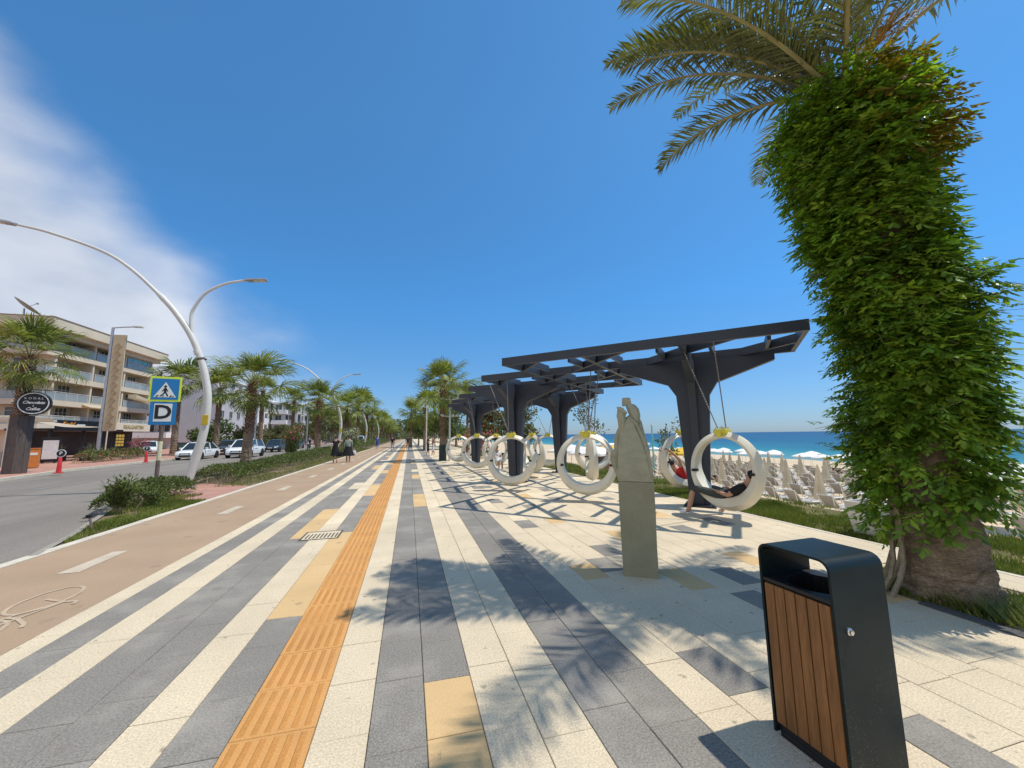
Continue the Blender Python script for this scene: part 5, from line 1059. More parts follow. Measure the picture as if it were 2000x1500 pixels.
# ------------------------------------------------------------------ vehicles
def wheel(r=.32, w=.2):
    mb = MB(); q = Matrix.Rotation(R(90), 4, 'X'); mb.lathe([(r * .62, -w / 2), (r * .92, -w / 2), (r, -w * .35), (r, w * .35), (r * .92, w / 2), (r * .62, w / 2)], 22, mat=q); tm = mb.mesh('tyre', tyre_m, 40)
    mb = MB(); mb.lathe([(.02, -w * .42), (r * .18, -w * .44), (r * .62, -w * .36), (r * .64, w * .36), (r * .18, w * .44), (.02, w * .42)], 22, mat=q)
    for j in range(5):
        a = j * 2 * math.pi / 5
        for s_ in (-1, 1): mb.box(.05, r * .6, -.02, .02, s_ * w * .44 - .01, s_ * w * .44 + .01, mat=q @ Matrix.Rotation(a, 4, 'Z'))
    return tm, mb.mesh('rim', rim_m, 40)
WT, WR = wheel()
def car(label, loc, rz, paint, L=4.4, W=1.76, H=1.46, suv=False, wheelz=.32, group='cars on the road'):
    rt = thing('car', label, 'car', loc, rz, group); hw = W / 2; gz = .17 if not suv else .24; belt = H * .60
    S = [(-L / 2, gz + .18, belt * .80, .80), (-L / 2 + .10, gz + .05, belt * .93, .92), (-L / 2 + .55, gz, belt * 1.0, .985), (-L * .18, gz, belt * 1.0, 1.0), (L * .12, gz, belt * .99, 1.0), (L * .24, gz, belt * .95, .995), (L * .36, gz, belt * .86, .975), (L / 2 - .22, gz + .02, belt * .76, .93), (L / 2 - .05, gz + .06, belt * .64, .82), (L / 2, gz + .14, belt * .54, .70)]
    mb = MB(); n = 14
    for x, z0, z1, k in S:
        h = hw * k; half = [(0, z0), (h * .82, z0), (h * .97, z0 + .10), (h, z0 + (z1 - z0) * .45), (h * .985, z0 + (z1 - z0) * .72), (h * .93, z1 - .04), (h * .80, z1)]
        ring = half + [(0, z1 + .02)] + [(-a, z) for a, z in reversed(half[1:])]
        for a, z in ring: mb.v.append((x, a, z))
    n = len(ring)
    for i in range(len(S) - 1):
        for j in range(n): mb.f.append((i * n + j, (i + 1) * n + j, (i + 1) * n + (j + 1) % n, i * n + (j + 1) % n)); mb.mi.append(0)
    mb.f.append(tuple(range(n))); mb.mi.append(0); mb.f.append(tuple((len(S) - 1) * n + j for j in range(n - 1, -1, -1))); mb.mi.append(0)
    mb.build('body', paint, rt, 38)
    # cabin: glass house, roof and pillars
    xb, xr, xf, xw = (-L / 2 + (.12 if suv else .42), -L * (.36 if suv else .20), L * .10, L * .27); kb, kt = .86, .70; zb = belt * .985
    rear = [(xb, zb), (xr, H - .05)]; fr = [(xw, belt * .93), (xf - .05, H - .05)]
    V = []
    for (x, z), k in ((rear[0], kb), (fr[0], kb), (fr[1], kt), (rear[1], kt)): V += [(x, -hw * k, z), (x, hw * k, z)]
    mb = MB(); mb.add(V, [(0, 2, 4, 6), (3, 1, 7, 5), (2, 3, 5, 4), (1, 0, 6, 7), (6, 4, 5, 7)]); mb.build('glass', glass_m, rt)
    mb = MB(); top = [(xr - .10, H - .07), (xr + .1, H - .01), ((xr + xf) / 2, H + .02), (xf - .2, H), (xf + .02, H - .07)]
    for x, z in top:
        for a, dz in ((-kt - .03, -.03), (-kt * .6, .0), (0, .015), (kt * .6, .0), (kt + .03, -.03)): mb.v.append((x, hw * a, z + dz))
    for i in range(4):
        for j in range(4): mb.f.append((i * 5 + j, (i + 1) * 5 + j, (i + 1) * 5 + j + 1, i * 5 + j + 1)); mb.mi.append(0)
    mb.build('roof', paint, rt, 60)
    for s_ in (-1, 1):
        for nm, a, c in (('pillar', (xw + .02, kb + .012, fr[0][1] - .02), (xf - .03, kt + .015, H - .06)), ('pillar', (-L * .06, kb + .012, zb), (-L * .07, kt + .015, H - .06)), ('pillar', (xb + .0, kb + .012, zb - .02), (xr - .02, kt + .015, H - .06))):
            mb = MB(); mb.tube([(a[0], s_ * hw * a[1], a[2]), (c[0], s_ * hw * c[1], c[2])], [.05, .04], 6); mb.build(nm, paint, rt, 60)
        mb = MB(); mb.bbox(L * .17, L * .21, s_ * hw * 1.0 - .09 + s_ * .08, s_ * hw * 1.0 + .09 + s_ * .08, belt + .0, belt + .13, .03); mb.build('mirror', paint, rt, 40)
        mb = MB(); mb.add([(L / 2 - .42, s_ * hw * .95, belt * .73), (L / 2 - .08, s_ * hw * .80, belt * .62), (L / 2 - .035, s_ * hw * .52, belt * .56), (L / 2 - .10, s_ * hw * .50, belt * .70), (L / 2 - .35, s_ * hw * .80, belt * .82)], [(0, 1, 2, 3, 4)] if s_ < 0 else [(4, 3, 2, 1, 0)]); o = mb.build('headlight', lens_m, rt); o.location = (.03, s_ * .012, .01)
        mb = MB(); mb.bbox(-L / 2 + .0, -L / 2 + .08, s_ * hw * .72 - .14, s_ * hw * .72 + .14, belt * .72, belt * .9, .02); mb.build('tail_light', red_m, rt)
        mb = MB(); mb.box(-L * .05, L * .12, s_ * hw * 1.002 - .004, s_ * hw * 1.002 + .004, belt * .78, belt * .81); mb.build('door_handle', cargrey_m, rt)
        for x in (L * .315, -L * .30):
            mb = MB(); mb.lathe([(wheelz * 1.14, -.02), (wheelz * 1.14, .02)], 22, mat=Matrix.Translation((x, s_ * (hw - .02), wheelz)) @ Matrix.Rotation(R(90), 4, 'X')); mb.build('wheel_arch', black_m, rt)
            w = thing('wheel', None, None); w.parent = rt; w.location = (x, s_ * (hw - .06), wheelz); w.scale = (wheelz / .32,) * 3; put('tyre', WT, w); put('rim', WR, w)
    mb = MB(); mb.bbox(L / 2 - .08, L / 2 + .012, -hw * .48, hw * .48, gz + .10, gz + .24, .02); mb.build('air_intake', black_m, rt)
    mb = MB(); mb.bbox(L / 2 - .12, L / 2 + .008, -hw * .44, hw * .44, belt * .56, belt * .66, .015); mb.build('grille', black_m, rt)
    mb = MB(); mb.bbox(L / 2 + .005, L / 2 + .022, -.26, .26, gz + .25, gz + .36, .003); mb.build('number_plate', signwhite_m, rt); return rt
car('white saloon driving up behind the crossing sign', (-18.0, 40.6, ROADZ), R(-90), carwhite_m)
car('white SUV behind the nearest strip palm', (-14.9, 42.2, ROADZ), R(-90), carwhite_m, 4.6, 1.88, 1.68, True, .36)
car('dark blue car just behind the white SUV', (-16.6, 56.5, ROADZ), R(-90), carblue_m, 4.5, 1.8, 1.55, True, .34)
car('dark grey car behind the small oleander tree', (-17.8, 70, ROADZ), R(-90), cargrey_m, 4.5, 1.8, 1.46)
car('white car parked on the pavement beside the cafe', (-29.2, 54.6, 0), R(-65), carwhite_m, 4.3, 1.76, 1.46, group='cars on the road')
car('dark parked car almost hidden left of the white SUV', (-19.5, 50.5, 0), R(-90), cargrey_m, 4.3, 1.76, 1.46)
car('pale van parked far along the road', (-10.5, 92, ROADZ), R(-90), carwhite_m, 4.8, 1.9, 2.0, True, .34)
# ------------------------------------------------------------------ buildings across the road
def window(parent, o, ux, w, h, nm=2, teal=False, fr=wframe_m, nz=1):
    """o: lower corner; ux: unit vector along the wall; the outside is ux x z turned right"""
    ux = Vector(ux); out = Vector((ux.y, -ux.x, 0)); o = Vector(o); mt_ = Matrix(((ux.x, out.x, 0, o.x), (ux.y, out.y, 0, o.y), (0, 0, 1, o.z), (0, 0, 0, 1)))
    f = MB(); t_ = .07
    f.box(0, w, -.05, .06, 0, t_, mat=mt_); f.box(0, w, -.05, .06, h - t_, h, mat=mt_); f.box(0, t_, -.05, .058, t_, h - t_, mat=mt_); f.box(w - t_, w, -.05, .058, t_, h - t_, mat=mt_)
    for i in range(1, nm): x = w * i / nm; f.box(x - .035, x + .035, -.05, .056, t_, h - t_, mat=mt_)
    if nz > 1: f.box(t_, w - t_, -.05, .05, h * .68, h * .68 + .06, mat=mt_)
    wn = f.build('window', fr, parent); p = MB(); p.box(t_ * .5, w - t_ * .5, -.045, .012, t_ * .5, h - t_ * .5, mat=mt_); p.build('pane', teal_m if teal else pane_m, wn); return wn
bA = thing('apartment_block', 'cream four-storey apartment block with long balconies above the cafe', 'building', (0, 0, 0))
AX, AY0, AY1, AH = -35.0, 48.2, 65.0, 13.2
FL = [0, 3.3, 5.75, 8.25, 10.75]
mb = MB(); mb.box(-52, AX - 1.6, AY0 + 1.2, AY1 - .3, 0, 12.6); mb.build('wall', cream_m, bA)
for i, z in enumerate(FL[1:]):
    mb = MB(); mb.box(-52, AX, AY0, AY1, z - .55, z); mb.build('balcony_slab', cream_m if i else cream2_m, bA)
mb = MB(); mb.prism([(-53, AY0 - 1.0), (AX + .9, AY0 - 1.0), (AX + .9, AY1 + 1.0), (-53, AY1 + 1.0)], 12.75, 13.75); mb.prism([(-53, AY0 - .5), (AX + .3, AY0 - .5), (AX + .3, AY1 + .5), (-53, AY1 + .5)], 12.3, 12.748); rf = mb.build('roof', cream_m, bA)
mb = MB(); mb.box(-53, AX + .95, AY0 - 1.05, AY1 + 1.05, 13.752, 13.83); mb.build('roof_trim', brown_m, rf)
mb = MB(); mb.prism([(-52, 13.84), (-41.5, 13.84), (-41.5, 14.5), (-44, 15.6), (-52, 16.0)], AY0 + 2, AY1 - 6, 'y'); mb.build('penthouse', cream2_m, bA)
mb = MB(); mb.box(-46, -45, AY0 + 1.9, AY0 + 1.99, 14.1, 14.8); mb.build('vent', brown_m, bA)
for yy in (AY0 + 1.3, AY0 + 6.2, AY0 + 11.2, AY1 - .5): mb = MB(); mb.box(AX - 1.58, AX - .12, yy - .12, yy + .12, 3.31, 12.29); mb.build('party_wall', cream_m, bA)
mb = MB(); mb.box(AX - 1.55, AX - 1.2, AY0 + 6.4, AY0 + 11, 5.8, 7.6); mb.build('recess', brown_m, bA)
for i, z in enumerate(FL[1:]):
    for j, y in enumerate((AY0 + 1.9, AY0 + 3.9, AY0 + 7.0, AY0 + 9.2, AY0 + 12.2, AY0 + 14.2)):
        teal = (i == 3 and j in (4, 5)) or (i == 2 and j == 4); window(bA, (AX - 1.6, y, z + (.02 if j % 2 else .35)), (0, 1, 0), 1.6, 1.85 if j % 2 else 1.35, 3 if j % 2 else 2, teal, nz=2)
    for (ya, yb) in ((AY0 + .15, AY0 + 6.0), (AY0 + 6.4, AY0 + 11.0), (AY0 + 11.4, AY1 - .1)):
        mb = MB(); mb.box(AX - .10, AX - .07, ya, yb, z + .02, z + .78); r_ = mb.build('glass_railing', rail_m, bA); mb = MB(); mb.tube([(AX - .085, ya, z + .86), (AX - .085, yb, z + .86)], .03, 6); mb.build('handrail', wframe_m, r_)
        k = ya
        while k < yb: mb = MB(); mb.box(AX - .12, AX - .05, k, k + .05, z, z + .86); mb.build('baluster', wframe_m, r_); k += 1.4
    for x in (-38.5, -41.0, -44.5, -47.5): window(bA, (x, AY0 + 1.2, z + .4), (1, 0, 0), 1.4, 1.35, 2, nz=2)
    mb = MB(); mb.box(-52, AX - .1, AY0 + .07, AY0 + .10, z + .02, z + .78); mb.build('glass_railing', rail_m, bA)
mb = MB(); mb.box(AX - .6, AX - .2, AY0 + 11.6, AY1 - .7, 10.77, 12.28); mb.build('glazed_balcony', teal_m, bA)
for k in range(5): mb = MB(); y = AY0 + 11.6 + k * .98; mb.box(AX - .19, AX - .15, y - .03, y + .03, 10.77, 12.28); mb.build('mullion', wframe_m, bA)
mb = MB(); mb.prism([(AY0 + 12.0, 6.9), (AY1 - .4, 6.6), (AY1 - .4, 6.64), (AY0 + 12.0, 7.4)], AX + .02, AX + .9, 'x'); mb.build('awning', canvas_m, bA)
mb = MB(); mb.prism([(AX, 5.5), (AX + .8, 5.2), (AX + .8, 5.26), (AX, 5.58)], AY0 + 5.0, AY0 + 8.5, 'y'); mb.build('awning', canvas_m, bA)
# shops under it
mb = MB(); mb.box(-51, AX - 1.55, AY0 + 1.3, AY1 - .4, .02, 2.74); mb.build('shop_interior', dark_m, bA)
mb = MB(); mb.bbox(-32.2, -29.2, 41.5, 50.2, 2.50, 2.68, .03); cn_ = mb.build('canopy', blackfascia_m, bA)
mb = MB(); mb.bbox(-30.0, -29.86, 43.0, 49.6, 2.69, 3.45, .02); fa = mb.build('fascia', blackfascia_m, bA)
rotx = Matrix.Rotation(R(90), 4, 'Z') @ Matrix.Rotation(R(90), 4, 'X')
text_mb('Kodal', .55, 0, .01, True, Matrix.Translation((-29.845, 44.2, 3.08)) @ rotx, shear=.3).build('lettering', M('orange_letters', (.7, .28, .03), .5, .1, 3), fa); mb = MB(); mb.bbox(-29.85, -29.84, 45.1, 46.1, 2.9, 3.12, .002); mb.build('white_strip', signwhite_m, fa)
for y in (42, 45.5, 49.5): mb = MB(); mb.bbox(-29.6, -29.4, y - .1, y + .1, 0, 2.5, .02); mb.build('canopy_post', blackfascia_m, cn_)
mb = MB(); mb.bbox(AX + .02, AX + .22, 57.0, AY1 - .1, 2.70, 3.75, .03); f2 = mb.build('shop_sign', cream2_m, bA)
text_mb('REALGARTEN', .62, 0, .01, True, Matrix.Translation((AX + .235, 61.6, 3.22)) @ rotx).build('lettering', gold_m, f2)
for r in range(4):
    for c in range(3): mb = MB(); mb.box(-33.4, -33.36, 56.2 + c * .5, 56.6 + c * .5, .9 + r * .36, 1.18 + r * .36); mb.build('yellow_poster', M('poster_yellow', (.55, .36, .06), .7, .2, 5), bA)
# satellite dish and small roof items
sd = thing('satellite_dish', 'large grey satellite dish on the cream block roof', 'dish', (-39.2, AY0 + 2.6, 14.6), R(30)); mb = MB(); pr_ = [(r, .22 * (r / 1.25) ** 2) for r in (.02, .3, .6, .9, 1.15, 1.25)]; mb.lathe(pr_ + [(1.25, .24)] + [(r, z + .02) for r, z in reversed(pr_)], 28, mat=Matrix.Translation((0, 0, .9)) @ Matrix.Rotation(R(38), 4, 'Y')); mb.build('reflector', M('dish_grey', (.28, .26, .24), .6, .15, 2), sd, 60)
mb = MB(); mb.tube([(0, 0, -.8), (-.1, 0, .8)], .07, 8); mb.build('mast', galv_m, sd); mb = MB(); mb.tube([(0, 0, .95), (.7, 0, 1.5)], .03, 6); mb.bbox(.62, .82, -.08, .08, 1.42, 1.6, .02); mb.build('feed_arm', galv_m, sd)
tk = thing('water_tank', 'small white water tank on the cream block roof', 'tank', (-38.0, AY0 + 5.6, 13.84)); mb = MB(); mb.lathe([(.4, 0), (.45, .1), (.45, .8), (.3, .95)], 14); mb.build('tank', bwhite_m, tk, 40); mb = MB(); mb.box(-.5, .5, -.06, .06, -.02, .0); mb.build('stand', galv_m, tk)
# grey hotel with roof lettering
bB = thing('hotel', 'grey-walled hotel with lettering along its roof edge', 'building', (0, 0, 0)); mb = MB(); mb.box(-55, -33.5, 80, 94, 0, 12.6); mb.build('wall', bgrey_m, bB); mb = MB(); mb.box(-55, -33.3, 79.8, 94.2, 12.6, 12.9); mb.box(-55, -33.3, 79.8, 80.1, 12.9, 14.2); mb.build('parapet', bwhite_m, bB)
for k in range(4):
    z = 1.9 + k * 2.75; mb = MB(); mb.box(-45, -39.4, 77.9, 79.99, z, z + .9); mb.build('balcony', bwhite_m, bB); window(bB, (-44.2, 79.99, z + 1.0), (1, 0, 0), 2.0, 1.6, 2); window(bB, (-41.7, 79.99, z + 1.0), (1, 0, 0), 1.8, 1.6, 2)
    for y in (82, 85.5, 89): window(bB, (-33.48, y, z + .8), (0, 1, 0), 1.4, 1.4, 2)
text_mb('Hotel Ob', 1.0, 0, .03, True, Matrix.Translation((-37.6, 79.7, 13.65)) @ Matrix.Rotation(R(90), 4, 'X'), shear=.2).build('lettering', ink_m, bB)
mb = MB(); mb.lathe([(.62, -.05), (.62, .05)], 24, mat=Matrix.Translation((-36.4, 79.9, 14.9)) @ Matrix.Rotation(R(90), 4, 'X') @ Matrix.Scale(1.6, 4, (1, 0, 0))); mb.build('emblem', signblack_m, bB)
for x in (-34.3, -32.9):
    d_ = thing('satellite_dish', 'white satellite dish on the hotel roof, %s' % ('left one' if x < -34 else 'right one'), 'dish', (x, 86, 12.9 if x < -33.5 else 12.9), R(200), 'white dishes on the hotel roof'); mb = MB(); mb.lathe([(r, .25 * r * r) for r in (.02, .3, .6, .8)] + [(r, .25 * r * r + .02) for r in (.8, .6, .3, .02)], 20, mat=Matrix.Translation((0, 0, 1.6)) @ Matrix.Rotation(R(50), 4, 'Y')); mb.build('reflector', bwhite_m, d_, 60); mb = MB(); mb.tube([(0, 0, 0), (0, 0, 1.6)], .05, 6); mb.build('mast', galv_m, d_)
# white flats and farther blocks
def flats(name, label, x0, x1, y0, y1, h, floors, wm, bal=True):
    b = thing(name, label, 'building', (0, 0, 0)); mb = MB(); mb.box(x0, x1, y0, y1, 0, h); mb.build('wall', wm, b); mb = MB(); mb.box(x0 - .3, x1 + .3, y0 - .3, y1 + .3, h, h + .35); mb.build('roof', bwhite_m, b); fh = h / floors
    for k in range(floors):
        z = k * fh
        xs = x0 + .6; j = 0
        while xs + 1.8 < x1:
            if bal and j % 3 == 0 and k > 0:
                mb = MB(); mb.box(xs - .4, min(xs + 2.9, x1 - .05), y0 - 1.3, y0 - .005, z - .1, z + .85); mb.build('balcony', bwhite_m, b)
            window(b, (xs, y0, z + .9), (1, 0, 0), 1.5, 1.35, 2, fr=wframe_m); xs += 2.3; j += 1
        ys = y0 + 1; j = 0
        while ys + 2 < y1:
            if bal and j % 2 == 0: mb = MB(); mb.box(x1 + .005, x1 + 1.2, ys - .3, ys + 2.8, z - .1, z + .12); mb.box(x1 + 1.12, x1 + 1.198, ys - .3, ys + 2.8, z + .12, z + .9); mb.build('balcony', bwhite_m if k % 2 else wm, b)
            window(b, (x1, ys, z + .5), (0, 1, 0), 1.8, 1.8, 2); ys += 3.4; j += 1
    return b
flats('white_flats', 'white flats with stacked balconies behind the nearest strip palm', -46, -33.5, 100, 112, 10.6, 4, bwhite_m)
flats('grey_flats', 'grey and white flats right of the white flats, above the white SUV', -33.0, -27.5, 108, 122, 10.2, 4, bgrey_m)
flats('far_flats', 'pale flats farther off above the small oleander tree', -31, -25.5, 128, 142, 11, 4, bwhite_m)
flats('distant_flats', 'distant cream flats peeking between palms down the road', -32, -26, 170, 190, 14, 5, cream2_m, False)
# ------------------------------------------------------------------ beach: loungers, parasols
lg = thing('sun_lounger', 'x', 'sun lounger', (0, 0, -50), 0, 'sun loungers on the beach')
mb = MB(); mb.bbox(-.30, .98, -.29, .29, .29, .33, .01); mb.build('seat', sling_m, lg)
mb = MB(); mb.prism([(-.32, .30), (-.28, .33), (-.74, .90), (-.79, .88)], -.29, .29, 'y'); mb.build('backrest', sling_m, lg)
for s_ in (-1, 1):
    mb = MB(); mb.tube([(-.80, s_ * .32, .90), (-.30, s_ * .32, .31), (1.0, s_ * .32, .31)], .028, 5)
    mb.tube([(-.55, s_ * .34, .0), (-.5, s_ * .34, .28), (-.35, s_ * .34, .50), (-.05, s_ * .34, .55), (.12, s_ * .34, .46), (.2, s_ * .34, .31)], .026, 5); mb.tube([(.75, s_ * .33, .31), (.82, s_ * .33, 0)], .028, 5); mb.tube([(-.55, s_ * .30, .0), (-.74, s_ * .30, .82)], .02, 5); mb.build('side_frame', loung_m, lg)
def closed_parasol():
    rt = thing('closed_parasol', 'x', 'parasol', (0, 0, -50), 0, 'closed cream parasols'); mb = MB(); mb.lathe([(.022, 0), (.022, 2.35)], 6); mb.build('pole', loung_m, rt); mb = MB(); n = 20
    for r, z in ((.25, .62), (.24, .75), (.17, 1.3), (.10, 1.9), (.05, 2.3), (.015, 2.4)):
        for j in range(n): a = 2 * math.pi * j / n; q = r * (1 + .28 * (1 if j % 2 else -1)); mb.v.append((q * math.cos(a), q * math.sin(a), z))
    for i in range(5):
        for j in range(n): mb.f.append((i * n + j, i * n + (j + 1) % n, (i + 1) * n + (j + 1) % n, (i + 1) * n + j)); mb.mi.append(0)
    mb.build('canopy', umbc_m, rt); return rt
def open_parasol(mt, nm='open_parasol', cat='parasol', r=1.25, sq=False):
    rt = thing(nm, 'x', cat, (0, 0, -50), 0, 'open white parasols'); mb = MB(); mb.lathe([(.025, 0), (.025, 2.3)], 6); mb.build('pole', loung_m, rt); mb = MB(); n = 4 if sq else 8; off = math.pi / 4 if sq else 0
    for k, z in ((1.0, 1.80), (1.0, 1.93), (.55, 2.17), (.02, 2.36)):
        for j in range(n): a = 2 * math.pi * j / n + off; mb.v.append((r * k * math.cos(a), r * k * math.sin(a), z))
    for i in range(3):
        for j in range(n): mb.f.append((i * n + j, i * n + (j + 1) % n, (i + 1) * n + (j + 1) % n, (i + 1) * n + j)); mb.mi.append(0)
    c = mb.build('canopy', mt, rt); mb = MB()
    for j in range(n): a = 2 * math.pi * j / n + off; mb.tube([(0, 0, 2.28), (r * .97 * math.cos(a), r * .97 * math.sin(a), 1.9)], .01, 4, caps=False)
    mb.build('ribs', loung_m, c); return rt
cp = closed_parasol(); op = open_parasol(umb_m); oy = open_parasol(umby_m, 'yellow_parasol', r=1.7, sq=True); ow = open_parasol(umb_m, 'square_parasol', r=1.7, sq=True)
used = {'l': 0}
rown = ['nearest the lawn', 'second from the lawn', 'third from the lawn', 'fourth from the lawn', 'fifth from the lawn', 'sixth from the lawn', 'seventh from the lawn', 'eighth from the lawn', 'nearest the sea']
for r_ in range(9):
    X = 19.0 + r_ * 2.75; y = .35 * X
    k = 0; cL = {0: 0, 1: 0}; cP = {0: 0, 1: 0}
    while y < X * 1.75 + 4:
        y += 1.22 + (.5 if k % 2 else 0); k += 1
        p = cam_px((X, y, sand_z(X, y) + .4))
        if not p or not (1195 < p[0] < 2010) or 1712 < p[0] < 1900 or (p[0] >= 1900 and r_ < 2) or 1205 < p[0] < 1282: continue
        sd_ = int(p[0] >= 1900); wh = 'beyond the palm' if sd_ else 'left of the palm'; cL[sd_] += 1
        dup(lg, (X + uni(-.12, .12), y, sand_z(X, y) - .01), R(uni(-5, 5)), '%s white lounger %s, in the row %s' % (ORD[cL[sd_] - 1], wh, rown[r_]), 'sun loungers on the beach')
        if k % 4 == 1 + 2 * (r_ % 2) and r_ < 8:
            cP[sd_] += 1
            if r_ < 7: dup(cp, (X - .15 + uni(-.1, .1), y + .78, sand_z(X, y)), uni(0, 1), '%s closed parasol %s, in the lounger row %s' % (ORD[cP[sd_] - 1], wh, rown[r_]), 'closed cream parasols', scale=uni(.86, 1.0))
for i in range(26):
    X = 43 + uni(-.5, .5) + (3.5 if i % 4 == 0 else 0); y = 13 + i * 1.95
    dup(op, (X, y, sand_z(X, y)), uni(0, 1), '%s open white parasol in the shoreline row, counted from the palm' % ORD[i], 'open white parasols', scale=uni(.82, .92))
for i in range(7): X = 52 + uni(-1, 1); y = 26 + i * 5; dup(op, (X, y, sand_z(X, y)), uni(0, 1), '%s open white parasol at the water edge behind the first row' % ORD[i], 'open white parasols', scale=.85)
dup(op, (22.5, 9.9, sand_z(22, 9)), .2, 'tilted open white parasol right of the big palm', 'open white parasols'); dup(op, (26.5, 9.6, sand_z(26, 9)), .6, 'open white parasol at the photo edge right of the palm', 'open white parasols')
dup(cp, (24.5, 10.6, sand_z(24, 10)), .3, 'closed cream parasol right of the big palm trunk', 'closed cream parasols')
dup(lg, (15.4, 7.35, sand_z(15.4, 7)), R(-75), 'low lounger with a sunbather on the sand right of the palm', 'sun loungers on the beach'); dup(lg, (20.2, 8.5, sand_z(20, 8)), R(10), 'empty grey lounger at the photo edge right of the palm', 'sun loungers on the beach')
for X, y, lab in [(15.0, 27.5, 'yellow square parasol left of the statue, front one'), (17.2, 30.0, 'yellow square parasol left of the statue, rear one'), (21.5, 27.0, 'yellow square parasol seen beside the man in red')]: dup(oy, (X, y, sand_z(X, y)), .6, lab, 'yellow parasols', scale=1.15)
for X, y, lab in [(12.5, 29.0, 'white square parasol framed by a far ring swing'), (12.8, 25.5, 'white square parasol left of the yellow parasols')]: dup(ow, (X, y, sand_z(X, y)), .5, lab, 'white square parasols', scale=1.12)
for o in (lg, cp, op, oy, ow):
    for c in list(o.children):
        for g_ in list(c.children): bpy.data.objects.remove(g_)
        bpy.data.objects.remove(c)
    bpy.data.objects.remove(o)
bt = thing('beach_bar', 'low wooden beach bar with flat roof left of the statue', 'kiosk', (19.5, 34.0, sand_z(19.5, 34)), R(20)); mb = MB(); mb.bbox(-3, 3, -1.5, 1.5, 2.6, 2.8, .03); mb.build('roof', bwhite_m, bt); mb = MB(); mb.bbox(-2.8, 2.8, -1.3, 1.3, 0, 1.1, .03); mb.build('counter', brown_m, bt)
for x in (-2.7, 0, 2.7): mb = MB(); mb.bbox(x - .08, x + .08, -1.35, -1.2, 1.1, 2.6, .01); mb.build('post', brown_m, bt)
mb = MB(); mb.box(-2.7, 2.7, .9, 1.2, 1.1, 2.6); mb.build('back_wall', brown_m, bt)
pm_ = thing('beach_pole', 'thin turquoise pole on the beach left of the statue', 'pole', (22.0, 32.0, sand_z(22, 32))); mb = MB(); mb.tube([(0, 0, 0), (0, 0, 4.6)], .07, 8); mb.build('pole', M('turquoise_paint', (.18, .5, .45), .5, .05, 3), pm_); mb = MB(); mb.lathe([(.1, 4.6), (.06, 4.75)], 8); mb.build('cap', white_m, pm_)
